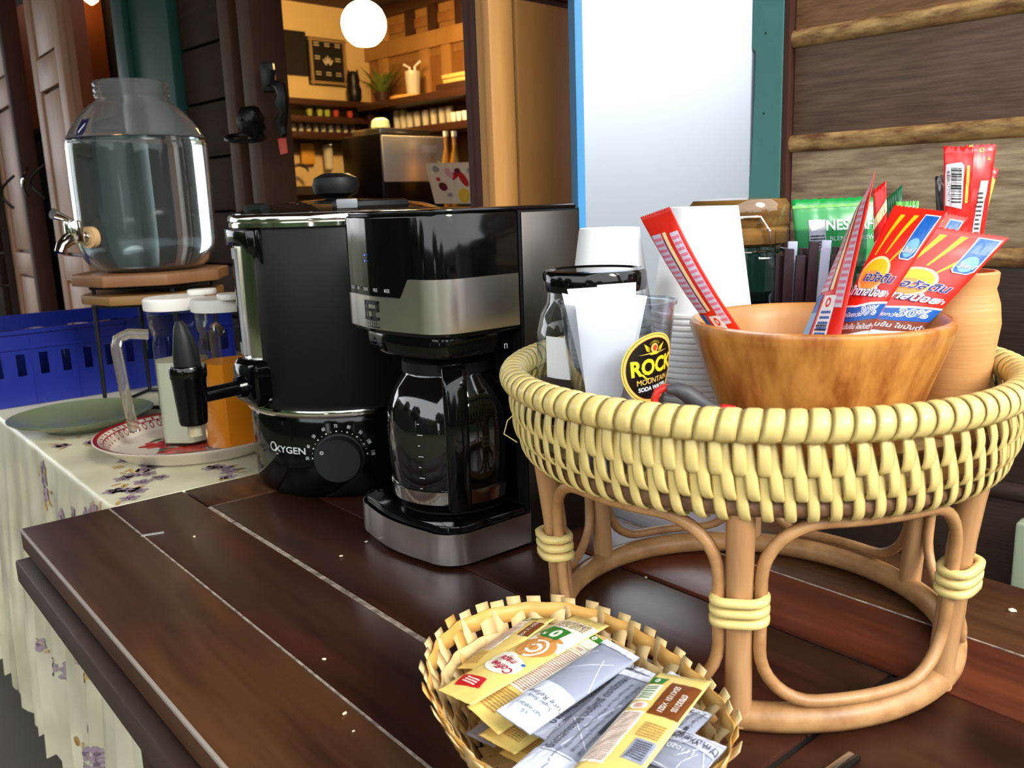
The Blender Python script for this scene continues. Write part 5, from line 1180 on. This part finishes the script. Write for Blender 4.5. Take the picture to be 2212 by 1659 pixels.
# ------------------------------------------------------------------ small bamboo basket with sticks
M_bam = mat('bamboo_strip', (226, 200, 148), .5, noise=(30, 1, 1, 1, .3), rgb2=(206, 172, 112), bump=(120, .1)); M_bam2 = mat('bamboo_strip_amber', (226, 178, 96), .45, noise=(30, 1, 1, 1, .3), rgb2=(196, 142, 70))
KB = Vector((.0305, .535, TZ)); KA = math.radians(-68); BA, BB, BN, BHT = .1275, .0895, 2.35, .064
sb = root('bamboo_basket', 'shallow woven bamboo basket full of creamer and sugar sticks', 'basket', KB, KA)
def sel(t, k, z=0.):
    c, s = math.cos(t), math.sin(t); e = 2/BN
    return Vector((BA*k*math.copysign(abs(c)**e, c), BB*k*math.copysign(abs(s)**e, s), z))
def kz(z): return .62+.38*(z/BHT)**.85
per = []; T = []; acc = 0; prev = sel(0, 1)
for i in range(721):
    t = 2*math.pi*i/720; p = sel(t, 1); acc += (p-prev).length; prev = p; per.append(acc); T.append(t)
def tat(u):
    u = (u % 1)*acc; lo = 0
    import bisect as _b
    lo = _b.bisect_left(per, u); return T[min(lo, 720)]
rr = random.Random(21); NV = 46
def wallpt(u, z, o=0.):
    t = tat(u); p = sel(t, kz(z), z+.0025*math.sin(u*14+1)*(z/BHT)); q = sel(t, 1); n_ = Vector((q.x/BA**2, q.y/BB**2, 0)).normalized(); return p+n_*o, n_
# floor strips
for k in range(13):
    y = -.078+.013*k; hw = BA*.62*max(0, 1-abs(y/(BB*.62))**BN)**(1/BN)
    if hw > .02: MB().box((0, y, .0012), (2*hw, .0112, .0008)).out('floor_strip', M_bam, sb)
for k in range(17):
    x = -.104+.013*k; hw = BB*.62*max(0, 1-abs(x/(BA*.62))**BN)**(1/BN)
    if hw > .02: MB().box((x, 0, .0021), (.0112, 2*hw, .0008)).out('floor_strip', M_bam, sb)
# uprights, bent outward alternately over and under the bands, tops folded over the rim
for k in range(NV):
    u = (k+rr.uniform(-.06, .06))/NV; pts = []; wv = []; nn_ = []; sl = rr.uniform(-.004, .004)
    for j in range(13):
        z = .002+BHT*1.0*j/12; w_ = .0016*math.cos(math.pi*(z/BHT*4+k)); p, n_ = wallpt(u+sl*j/12, min(z, BHT*1.03), w_+.0005)
        pts.append(p); tn = Vector((-n_.y, n_.x, 0)); wv.append(tn*(.0060-.0004*(j > 10))); nn_.append(n_)
    MB().ribbon(pts, wv, nn_, .0007).out('upright_strip', M_bam2 if rr.random() < .2 else M_bam, sb, 'all')
# four horizontal bands, woven in and out
for b_i in range(4):
    zc = .009+b_i*.0158; q = MB(); pts = []; NB = 184; vv_ = []
    hwid = .0072 if b_i < 3 else .0062
    for i in range(NB):
        u = i/NB; ph = -math.cos(math.pi*((zc/BHT)*4+u*NV)); p, n_ = wallpt(u, zc, .0011*ph)
        tilt = n_*.0010; up = Vector((0, 0, hwid))+n_*hwid*.25
        vv_ += [p-up, p+up, p+up-n_*.0007, p-up-n_*.0007]
    f = [(i*4+a, ((i+1) % NB)*4+a, ((i+1) % NB)*4+(a+1) % 4, i*4+(a+1) % 4) for i in range(NB) for a in range(4)]
    q.add(vv_, f).out('woven_band', M_bam if b_i != 3 else M_bam2, sb, 'all')
# ------------------------------------------------------------------ sticks
M_cr = mat('creamer_yellow', (232, 204, 118), .32, spec=.5); M_crw = mat('creamer_white', (244, 240, 226), .35); M_flag = mat('creamer_flag_red', (190, 24, 32), .4); M_crbr = mat('creamer_brown', (112, 58, 22), .4); M_crg = mat('creamer_green', (44, 122, 44), .4); M_mar = mat('creamer_maroon', (168, 20, 62), .4); M_carm = mat('creamer_caramel', (206, 142, 74), .4); M_fine = mat('creamer_fine_print', (168, 110, 96), .5); M_goldp = mat('creamer_gold_print', (168, 130, 70), .5)
M_sug = mat('sugar_silver', (146, 152, 172), .3, spec=.5); M_sugw = mat('sugar_white', (206, 210, 226), .4); M_sugt = mat('sugar_text', (58, 60, 74), .5); M_line = mat('sugar_line', (222, 226, 236), .4)
def keep_inside(a, b_, h):
    # slide the stick back and forth along itself, then sideways, until both ends lie inside the basket wall
    Mi = Matrix.Rotation(-KA, 3, 'Z')
    def out_(p):
        q = Mi @ (p-KB); k = kz(min(max(q.z, .004), BHT))-.035
        return (abs(q.x/(BA*k))**BN+abs(q.y/(BB*k))**BN)**(1/BN) if q.z < BHT+.008 else 0
    for _ in range(60):
        wa = max(out_(a+h), out_(a-h)); wb = max(out_(b_+h), out_(b_-h))
        if max(wa, wb) <= 1: break
        d = (b_-a).normalized()
        if wa > 1 and wb > 1: a = a+d*.0012; b_ = b_-d*.0012
        elif wa > 1: a = a+d*.002
        else: b_ = b_-d*.002
    return a, b_
def stick(label, A, B, wd, z, kind, flip=True, th=.006, tilt=0., zb=None, seed=0, bend=0.):
    z += .014; zb = zb+.014 if zb is not None else None
    a = onZ(*A, TZ+z); b_ = onZ(*B, TZ+(zb if zb is not None else z)); d = (b_-a).normalized(); sd = Vector((d.y, -d.x, 0)).normalized(); sd = sd*math.cos(tilt)+Vector((0, 0, math.sin(tilt)))
    a, b_ = keep_inside(a, b_, sd*wd/2)
    q = (b_-sd*wd/2, b_+sd*wd/2, a+sd*wd/2, a-sd*wd/2)
    if flip: q = (a+sd*wd/2, a-sd*wd/2, b_-sd*wd/2, b_+sd*wd/2)
    mf = M_cr if kind[0] == 'c' else M_sug; Lg = (b_-a).length*100; W = wd*100
    r_, fm, cut = pouch('creamer_stick' if kind[0] == 'c' else 'sugar_stick', label, 'stick packet', q, W, Lg, th, mf, mf, 'creamer sticks in the bamboo basket' if kind[0] == 'c' else 'sugar sticks in the bamboo basket', nx=12, ny=26, crinkle=.00035, seed=seed, endflat=.05, bend=bend)
    dd = Decal(); S = Lg/15.
    def Y(v): return v*S
    if kind == 'c_front':
        dd.poly([(0, Y(6.2)), (W, Y(5.6)), (W, Y(1.2)), (0, Y(1.2))], M_crw, 2)
        dd.poly([(W*.25, Y(13.4)), (W*.8, Y(13.9)), (W*.9, Y(12.5)), (W*.35, Y(12.2))], M_flag, 3); dd.dashes(W*.42, Y(12.6), W*.74, Y(13.4), 3, M_crw, 4, seed=1)
        dd.disc(W*.5, Y(9.9), W*.42, Y(1.35), M_crw, 3); dd.disc(W*.72, Y(9.0), W*.3, Y(.9), M_crw, 3)
        dd.text('Coffee', W*.46, Y(10.35), 1.02, M_mar, 4, bold=.03, rot=-.15, sx=.8); dd.text('mate', W*.55, Y(9.3), .95, M_mar, 4, bold=.03, rot=-.15, sx=.85); dd.disc(W*.16, Y(9.2), .16, .16, mat('print_blue_dot', (40, 90, 180), .4), 5, 12)
        dd.disc(W*.48, Y(6.5), W*.42, Y(1.6), M_carm, 3); dd.ring(W*.48, Y(6.8), .35, .62, M_crw, 4, 24, 30, 330, 1.1); dd.ring(W*.5, Y(6.8), .9, 1.1, M_crw, 4, 24, 100, 300, 1.2); dd.disc(W*.5, Y(4.9), W*.36, Y(.4), M_carm, 3)
        dd.poly([(W*.28, Y(3.2)), (W*.85, Y(2.9)), (W*.92, Y(4.3)), (W*.75, Y(4.9)), (W*.32, Y(4.9))], M_crg, 5); dd.text('0', W*.52, Y(4.0), 1.5, M_crw, 6, bold=.05); dd.text('%', W*.75, Y(4.4), .55, M_crw, 6, bold=.03)
        dd.dashes(W*.12, Y(1.4), W*.9, Y(2.7), 5, M_goldp, 4, seed=3); dd.text('3 g', W*.3, Y(1.9), .5, M_clear, 5)
    elif kind == 'c_side':
        dd.rect(W*0.45, Y(3.6), W*0.94, Y(10.8), M_crw, 2); dd.dashes(W*0.50, Y(3.8), W*0.90, Y(10.6), 26, M_fine, 3, seed=seed); dd.dashes(W*0.45, Y(11.2), W*0.90, Y(14), 9, M_goldp, 3, seed=seed+1)
        dd.rect(W*0.50, Y(2.7), W*0.94, Y(3.5), M_crw, 2); dd.dashes(W*0.60, Y(2.9), W*0.80, Y(3.3), 2, M_flag, 3); dd.rect(W*0.50, Y(1.2), W*0.94, Y(2.6), M_crw, 2); dd.poly([(W*0.94, Y(.3)), (W*0.50, Y(.3)), (W*0.45, Y(1.1)), (W*0.94, Y(1.1))], M_crg, 3); dd.text('0', W*0.78, Y(.7), .7, M_crw, 4, bold=.04)
        dd.rect(W*0.02, Y(2.2), W*0.32, Y(6.2), M_crbr, 2); dd.text('XX5S11Z X021', W*0.20, Y(4.2), .42, M_crw, 3, rot=math.pi/2)
    elif kind == 'c_code':
        dd.rect(W*0.02, Y(1.6), W*0.55, Y(6.2), M_crbr, 2); dd.text('S5X11S1 X021', W*0.38, Y(4.0), .5, M_crw, 3, rot=math.pi/2); dd.text('070321SS', W*0.18, Y(4.2), .5, M_crw, 3, rot=math.pi/2)
        dd.poly([(W*0.96, Y(.9)), (W*0.66, Y(1.0)), (W*0.70, Y(2.0)), (W*0.96, Y(2.0))], M_crg, 2); dd.text('0', W*0.83, Y(1.5), .65, M_crw, 3, bold=.04); dd.rect(W*0.64, Y(2.2), W*0.96, Y(4.6), M_crw, 2); dd.dashes(W*0.70, Y(2.4), W*0.92, Y(4.4), 6, M_crg, 3); dd.disc(W*0.78, Y(5.3), W*.16, Y(.5), M_crw, 2); dd.dashes(W*0.70, Y(5.0), W*0.86, Y(5.6), 3, M_flag, 3)
        dd.rect(W*0.58, Y(6.1), W*0.98, Y(12.6), M_crw, 2); dd.dashes(W*0.62, Y(6.3), W*0.94, Y(12.4), 26, M_fine, 3, seed=4); dd.dashes(W*0.08, Y(7.2), W*0.45, Y(9.0), 6, M_goldp, 3, seed=8); dd.rect(W*0.05, Y(9.2), W*0.40, Y(11.6), M_sug, 2); dd.dashes(W*0.10, Y(9.4), W*0.36, Y(11.4), 8, M_clear, 3, seed=2)
    elif kind == 'c_plain':
        dd.rect(W*.1, Y(1.2), W*.9, Y(4.6), M_crw, 2); dd.dashes(W*.15, Y(9.2), W*.9, Y(13.6), 14, M_goldp, 3, seed=seed); dd.dashes(W*.2, Y(1.5), W*.85, Y(4.2), 9, M_fine, 3, seed=seed+3)
    else:
        rq = random.Random(seed)
        for _ in range(9):
            x0, y0 = rq.uniform(0, W), rq.uniform(0, Lg); x1, y1 = min(max(x0+rq.uniform(-W, W), 0), W), min(max(y0+rq.uniform(-3.5, 3.5), 0), Lg); dx_, dy_ = y1-y0, x0-x1; l = math.hypot(dx_, dy_) or 1; dx_, dy_ = dx_/l*.025, dy_/l*.025; dd.poly([(x0-dx_, y0-dy_), (x1-dx_, y1-dy_), (x1+dx_, y1+dy_), (x0+dx_, y0+dy_)], M_line, 2)
        if kind == 's_eng':
            dd.rect(0, Y(9.2), W, Y(15), M_sugw, 3); dd.text('Pure Refined', W*.45, Y(11.2), .62, M_sugt, 4, rot=0); dd.text('Sugar Stick', W*.45, Y(11.9), .46, M_sugt, 4); dd.text('NET WEIGHT', W*.5, Y(13.0), .34, M_sugt, 4); dd.text('6 G', W*.5, Y(13.6), .34, M_sugt, 4)
        elif kind == 's_thai':
            dd.text('น้ำตาลทรายขาวบริสุทธิ์ ตรามิตรผล', W*.70, Y(6.6), .78, M_sugt, 4, rot=math.pi/2*(1 if not flip else -1), bold=.012, sx=.86); dd.dashes(W*.12, Y(1.6), W*.2, Y(11), 1, M_sugt, 3, seed=seed); 
            for i in range(3): dd.text('Mitr Phol Sugar Corp., Ltd. 109 Moo 10 Danchang Suphanburi 72180', W*(.14+.15*i), Y(6.8), .30, M_sugt, 4, rot=math.pi/2, sx=.95)
            dd.rect(0, Y(12.0), W, Y(15), M_sugw, 3); dd.text('Product of Thailand', W*.5, Y(13.0), .3, M_sugt, 4, rot=math.pi/2)
            dd.poly([(W*.15, Y(12.2)), (W*.85, Y(12.2)), (W*.85, Y(12.26)), (W*.15, Y(12.26))], M_sugt, 4)
        elif kind == 's_net':
            dd.rect(0, Y(1.0), W, Y(6.5), mat('sugar_pale_panel', (176, 180, 200), .35), 3); dd.text('น้ำหนักสุทธิ', W*.42, Y(3.9), .66, M_sugt, 4); dd.text('Net Weight', W*.42, Y(4.7), .62, M_sugt, 4); dd.text('6', W*.72, Y(2.8), 1.25, M_sugt, 4); dd.text('กรัม', W*.6, Y(1.8), .55, M_sugt, 4); dd.text('111020', W*.5, Y(8.6), .6, M_line, 4)
        dd.rect(0, 0, W, Y(.9), M_sugw, 3)
    dd.build('printed_film', r_, fm, cut=cut, eps=.0002)
stick('creamer stick lying lowest at the left wall of the bamboo basket', (985, 1548), (1185, 1425), .026, .012, 's_plain', seed=31)
stick('sugar stick at the bottom below the creamer with the red flag', (1035, 1600), (1215, 1470), .026, .014, 's_plain', seed=32)
stick('yellow creamer stick at the back wall with a green zero badge', (968, 1482), (1226, 1292), .036, .030, 'c_side', seed=33, tilt=.35, zb=.052)
stick('yellow creamer stick with the fallen corner at the back of the basket', (1020, 1470), (1262, 1302), .032, .010, 'c_plain', seed=34, zb=.026)
stick('top creamer stick showing the red flag and coffee swirl', (980, 1506), (1276, 1340), .037, .046, 'c_front', seed=35, zb=.050, tilt=.1)
stick('yellow creamer stick lying along the front of the swirl one', (1042, 1556), (1315, 1388), .032, .038, 'c_side', seed=36, zb=.046, tilt=-.2)
stick('creamer stick end with fine print near the front left wall', (1072, 1608), (1262, 1482), .032, .028, 'c_plain', seed=37, flip=True)
stick('creamer stick end beside the bamboo front wall', (1118, 1648), (1290, 1525), .032, .016, 'c_plain', seed=38, flip=True)
stick('sugar stick poking its white end over the right basket wall', (1250, 1560), (1418, 1402), .026, .022, 's_plain', seed=39, zb=.030)
stick('sugar stick under the yellow creamer at the right', (1310, 1600), (1505, 1448), .026, .028, 's_plain', seed=40, zb=.046)
stick('silver sugar stick with english lettering on its white end', (1108, 1562), (1345, 1402), .030, .050, 's_eng', seed=41, th=.009, zb=.057, tilt=-.1)
stick('silver sugar stick with a white open end beside the english one', (1178, 1600), (1388, 1446), .029, .040, 's_thai', seed=42, th=.007, zb=.042)
stick('silver sugar stick with a folded pale blue end', (1148, 1690), (1392, 1462), .031, .052, 's_thai', seed=43, th=.008, zb=.054)
stick('silver sugar stick under the brown coded creamer', (1330, 1690), (1515, 1512), .028, .040, 's_thai', seed=44, th=.007)
stick('yellow creamer stick with a brown code patch', (1275, 1710), (1478, 1462), .037, .064, 'c_code', seed=45, zb=.067, tilt=.12)
stick('pale sugar stick printed with its net weight', (1385, 1720), (1562, 1540), .036, .048, 's_net', seed=46, th=.008, zb=.048)
# ------------------------------------------------------------------ things on the cloth-covered table
CZ = CT+.0022
M_cel = mat('celadon_glaze', (122, 128, 92), .15, spec=.6, noise=(8, 1, 1, 1, .35), rgb2=(98, 112, 88)); M_enam = mat('cream_enamel', (226, 214, 196), .16, spec=.6)
pa = root('celadon_plate', 'shallow green celadon plate on the floral cloth', 'plate', (-.798, 1.590, CZ))
MB().lathe([(.062, 0), (.066, .001), (.070, .006), (.118, .022), (.1235, .0255), (.1245, .027), (.1225, .0275), (.115, .0235), (.070, .0095), (.001, .009)], 56).out('glazed_dish', M_cel, pa, True)
pb = root('floral_plate', 'large cream plate with a red lace border under the pitchers', 'plate', (-.525, 1.430, CZ))
prof = [(.150, 0), (.158, .001), (.164, .004), (.195, .022), (.2055, .0275), (.2065, .0288), (.204, .0295), (.188, .0255), (.172, .0085), (.166, .0065), (.001, .006)]
prof = [(r*.8, z) for r, z in prof]
MB().lathe(prof, 72).out('enamel_dish', M_enam, pb, True)
def dish_z(r):
    q = prof[5:]
    for a, b_ in zip(q, q[1:]):
        if b_[0] <= r <= a[0]: return a[1]+(b_[1]-a[1])*(a[0]-r)/(a[0]-b_[0]+1e-9)
    return .006
M_rr = mat('plate_red', (150, 24, 34), .25); M_rose = mat('plate_rose', (204, 70, 62), .3); M_rose2 = mat('plate_rose_dark', (166, 40, 42), .3); M_gl = mat('plate_leaf', (70, 92, 54), .3)
d = Decal(); d.ring(0, 0, .1955, .2035, M_rr, 2, 120); d.ring(0, 0, .1845, .186, M_rr, 2, 120)
for k in range(64):
    a = 2*math.pi*k/64; x, y = .190*math.cos(a), .190*math.sin(a); d.disc(x, y, .0042, .003, M_rr, 2, 8, a); a2 = a+math.pi/64; d.ring(.1795*math.cos(a2), .1795*math.sin(a2), .0034, .0052, M_rr, 2, 12)
for fx, fy, sc_ in ((-.075, -.02, 1.), (-.015, -.065, 1.1), (.03, -.02, .9)):
    for k in range(14):
        a = k*2.4; rd = .0045*math.sqrt(k)*sc_*2.2; d.disc(fx+rd*math.cos(a), fy+rd*math.sin(a)*.8, .013*sc_, .0085*sc_, M_rose if k % 2 else M_rose2, 2+k % 3, 12, a)
for x, y, a in ((-.05, -.055, .4), (-.03, -.03, 2.2), (.0, -.095, .2), (-.1, .015, 1.2), (-.045, -.075, -.3)): d.disc(x, y, .018, .007, M_gl, 2, 14, a)
d.build('painted_roses', pb, lambda x, y, e: Vector((x*.8, y*.8, dish_z(math.hypot(x, y)*.8)+e)), cut=(.012, .012), eps=.0003)
# pitchers
M_pg = glassmat('pitcher_glass', (232, 236, 236), .5, .03); M_lid = mat('white_lid', (232, 228, 220), .4)
def pitcher(label, loc, mt, fill, rz, name):
    r_ = root('juice_pitcher', label, 'pitcher', loc, rz)
    def hexp(R): return [(R*math.cos(math.radians(60*i+30)), R*math.sin(math.radians(60*i+30))) for i in range(6)]
    def rr_(R, n=6):
        h_ = hexp(R); out_ = []
        for i in range(6):
            a, b_ = h_[i], h_[(i+1) % 6]; out_ += [(a[0]*(1-t)+b_[0]*t, a[1]*(1-t)+b_[1]*t) for t in (.08, .5, .92)]
        return out_
    secs = [(.048, 0), (.049, .003), (.0485, .165), (.046, .176)]; v = []
    for R, z in secs: v += [Vector((*p, z)) for p in rr_(R)]
    n = 18
    for R, z in ((.043, .184), (.043, .190), (.047, .197), (.048, .230)): v += [Vector((R*math.cos(2*math.pi*(i+1.5)/n+.26), R*math.sin(2*math.pi*(i+1.5)/n+.26), z)) for i in range(n)]
    f = [(k*n+i, k*n+(i+1) % n, (k+1)*n+(i+1) % n, (k+1)*n+i) for k in range(7) for i in range(n)]+[tuple(range(n-1, -1, -1))]
    mk('glass_body', v, f, M_pg, r_, 30)
    liq = MB().prism(rr_(.0465), .005, fill).out('juice', mt, r_)
    MB().lathe([(.0495, .222), (.0500, .224), (.0500, .238), (.047, .241), (.001, .2415)], 32).out('lid', M_lid, r_, True)
    tb2 = MB(); tb2.prism(rrect(-.066, -.016, -.02, .016, .014, 5), .2415, .2505); tb2.out('lid_spout', M_lid, r_, bevel=.002)
    path = [Vector((.046, 0, .183)), Vector((.075, 0, .187)), Vector((.092, 0, .180)), Vector((.096, 0, .165)), Vector((.092, 0, .10)), Vector((.086, 0, .035)), Vector((.085, 0, .026))]
    MB().tube(path, .0085, 10).out('handle', mat('pitcher_handle_glass', (214, 206, 190), .05, trans=.9), r_, True)
    return r_
def dz(x, y): return CZ+.0066
M_cj = mat('coconut_juice', (206, 202, 176), .4); M_oj = mat('orange_juice', (240, 140, 10), .35, sub=.1)
pp = onZ(415, 958, CZ+.0066); qq = onZ(497, 985, CZ+.0066)
pitcher('glass pitcher of pale cloudy juice with a white lid', (pp.x-.010, pp.y+.022, CZ+.0078), M_cj, .138, math.radians(203), 'a')
pitcher('glass pitcher of orange juice with a white lid', (-.452, 1.392, CZ+.0078), M_oj, .140, math.radians(120), 'b')
# blue crate with upturned glasses
M_crate = mat('blue_crate_plastic', (10, 28, 118), .35, spec=.4)
cr = root('blue_crate', 'blue plastic crate with slotted sides', 'crate', tuv(.30, 2.03, CZ), TA)
cw_, cd, chh, tk = .52, .34, .158, .004; z1, z2 = .062, .108
NSL = 12
def crate_wall(o_, ax, ln, nin):
    up = Vector((0, 0, 1))
    MB().obox(o_, ax*ln, nin*tk, up*z1).out('wall_lower', M_crate, cr); MB().obox(o_+up*z2, ax*ln, nin*tk, up*(chh-z2)).out('wall_upper', M_crate, cr)
    n_ = int(ln/.043); p_ = ln/n_; sw = .017
    for i in range(n_+1):
        a = max(0, i*p_-(p_-sw)/2); b2 = min(ln, i*p_+(p_-sw)/2); MB().obox(o_+ax*a+up*z1, ax*(b2-a), nin*tk, up*(z2-z1)).out('slot_bar', M_crate, cr)
    for i in range(0, n_+1, 2): MB().obox(o_+ax*(min(i*p_, ln-.003)-.001)-nin*.002, ax*.003, nin*.002, up*chh).out('rib', M_crate, cr)
    MB().obox(o_+up*(chh-.04)-nin*.004, ax*ln, nin*.004, up*.006).out('rim_bead', M_crate, cr); MB().obox(o_+up*(chh-.008)-nin*.006, ax*ln, nin*.006, up*.008).out('top_flange', M_crate, cr)
X_, Y_ = Vector((1, 0, 0)), Vector((0, 1, 0))
crate_wall(Vector((0, 0, 0)), X_, cw_, Y_); crate_wall(Vector((cw_, cd, 0)), -X_, cw_, -Y_); crate_wall(Vector((0, cd, 0)), -Y_, cd, X_); crate_wall(Vector((cw_, 0, 0)), Y_, cd, -X_)
MB().box((cw_/2, cd/2, .002), (cw_-.01, cd-.01, .004)).out('crate_floor', M_crate, cr)
gm = MB().lathe([(.034, 0), (.0355, .001), (.031, .135), (.029, .139), (.001, .139)], 20, cap=False).out('upturned_glass', M_glass, None, True); fg = True
for i in range(6):
    for j in range(2):
        q = gm if fg else gm.copy()
        if not fg: COL.objects.link(q)
        fg = False
        q.location = cr.location+TU*(.055+.078*i)+TV*(.05+.085*j)+Vector((0, 0, .0045)); tag(q, 'upturned clear drinking glass stored in the blue crate', 'glass', 'glasses in the blue crate')
# wire stand with two octagonal boards
JC = onY(329, 583, 1.80); bz1 = JC.z
ws = root('dispenser_stand', 'black wire stand carrying two octagonal wooden boards', 'stand', (JC.x, JC.y, CZ), math.radians(8))
def octo(R, z0, z1, mt, name):
    pts = [(R*math.cos(math.radians(45*i+22.5)), R*math.sin(math.radians(45*i+22.5))) for i in range(8)]; return MB().prism(pts, z0, z1).out(name, mt, ws, bevel=.003)
M_brd = mat('walnut_board', (112, 74, 46), .45, noise=(8, 1, 5, 1, .25), rgb2=(134, 92, 58))
hz1 = bz1-CZ; octo(.151, hz1-.022, hz1, M_brd, 'upper_board'); octo(.138, hz1-.058, hz1-.04, mat('tan_board', (140, 102, 58), .45, noise=(8, 1, 5, 1, .25), rgb2=(112, 80, 46)), 'lower_board')
for k in range(4):
    a = math.radians(-150+90*k); x, y = .118*math.cos(a), .118*math.sin(a)
    MB().tube([(x*.98, y*.98, hz1-.028), (x, y, hz1-.08), (x*1.02, y*1.02, .02), (x*1.02, y*1.02, .005)], .0042, 8).out('wire_leg', M_iron, ws, True)
for z in (hz1-.027, .0045, hz1-.063): MB().tube([(.12*math.cos(a), .12*math.sin(a), z) for a in [math.radians(-150+90*k) for k in range(4)]], .0038, 8, closed=True).out('wire_hoop', M_iron, ws)
# dispenser jar
sc_ = 1.80/FPX
dj = root('drink_dispenser', 'big clear glass drink dispenser filled with water', 'drink dispenser', (JC.x, JC.y, bz1), math.atan2(-JC.y, -JC.x))
M_dg = mat('dispenser_glass', (236, 240, 240), .02, trans=.985, ior=1.18, spec=.5); M_dfog = mat('misted_glass', (232, 232, 230), .05, trans=.95, ior=1.12, spec=.5); M_water = mat('water', (236, 246, 250), .0, trans=1., ior=1.2)
Hj = onY(288, 178, 1.80).z-bz1; Rj = .131
op = [(.075, 0), (.099, .006), (.118, .022), (.129, .05), (Rj, .09), (Rj, Hj*.62), (.128, Hj*.70), (.110, Hj*.79), (.085, Hj*.865), (.068, Hj*.90), (.0655, Hj*.915)]
def smooth(pr): 
    return sm(pr, 8)
ip = [(max(r-.004, .001), z+(.006 if i < 3 else 0)) for i, (r, z) in enumerate(op)]
so = smooth(op); si = smooth(ip)
nk = [(.0655, Hj*.915), (.068, Hj*.92), (.069, Hj*.932), (.0665, Hj*.94), (.0690, Hj*.95), (.0690, Hj*.965), (.0665, Hj*.972), (.0692, Hj*.98), (.0692, Hj*.995), (.067, Hj)]
wl = onY(300, 303, 1.80).z-bz1
MB().lathe([p for p in so if p[1] <= wl]+[(Rj, wl), (Rj-.004, wl)]+[p for p in si if p[1] < wl][::-1]+[(.001, .0065)], 64, cap=False).out('glass_jar', M_dg, dj, 'all')
MB().lathe([(Rj, wl)]+[p for p in so if p[1] > wl]+nk+[(.062, Hj), (.0615, Hj*.915)]+[p for p in si if p[1] > wl][::-1]+[(Rj-.004, wl), (Rj, wl)], 64, cap=False).out('glass_shoulder', M_dfog, dj, 'all')
MB().lathe([(.001, 0), (.075, 0)], 64, cap=False).out('glass_foot', M_dg, dj)
wl = onY(300, 303, 1.80).z-bz1
wp = [(max(r-.0046, .001), max(z, .0068)) for r, z in si if z < wl]+[(Rj-.0086, wl), (.001, wl)]
MB().lathe(wp, 64).out('water', M_water, dj, 'all')
# tap, pointing left of the lens
PT = math.radians(-48); er = Vector((math.cos(PT), math.sin(PT), 0))
def TPt(a, z, b_=0): return er*a+Vector((-er.y, er.x, 0))*b_+Vector((0, 0, z))
MB().tube([TPt(.1295, .072), TPt(.142, .072)], .020, 20).out('tap_washer', mat('tan_washer', (206, 168, 120), .5), dj, True)
tp2 = MB().tube([TPt(.141, .072), TPt(.150, .072), TPt(.152, .072), TPt(.160, .070)], [.012, .012, .008, .009], 14).out('tap', M_chrome, dj, True)
MB().lathe([(.015, .064), (.016, .066), (.0165, .10), (.015, .104)], 18, c=TPt(.168, 0)).out('tap_barrel', M_chrome, tp2, True)
MB().tube([TPt(.168, .074), TPt(.184, .070), TPt(.198, .060), TPt(.204, .048)], [.012, .012, .010, .009], 12).out('tap_spout', M_chrome, tp2, True)
MB().tube([TPt(.168, .100), TPt(.186, .110), TPt(.208, .118)], [.006, .006, .010], 10).out('tap_lever', M_chrome, tp2, True)
M_crest = mat('dispenser_crest', (34, 30, 66), .3)
def djr(z):
    for a, b_ in zip(so, so[1:]):
        if a[1] <= z <= b_[1]: return a[0]+(b_[0]-a[0])*(z-a[1])/max(b_[1]-a[1], 1e-6)
    return .06
d = Decal(); d.poly([(-.013, .018), (0, .016), (.013, .018), (.013, -.004), (.007, -.016), (0, -.021), (-.007, -.016), (-.013, -.004)], M_crest, 1); d.poly([(-.006, -.006), (-.004, -.009), (.006, .004), (.008, .010), (.004, .006)], M_swhite, 2)
zc_ = onY(190, 288, 1.80).z-bz1; pc = math.radians(-50); d.build('crest_sticker', dj, lambda x, y, e: Vector(((djr(zc_+y)+.0008+e)*math.cos(pc+x/Rj), (djr(zc_+y)+.0008+e)*math.sin(pc+x/Rj), zc_+y)), cut=(.006, .006), eps=.0004)
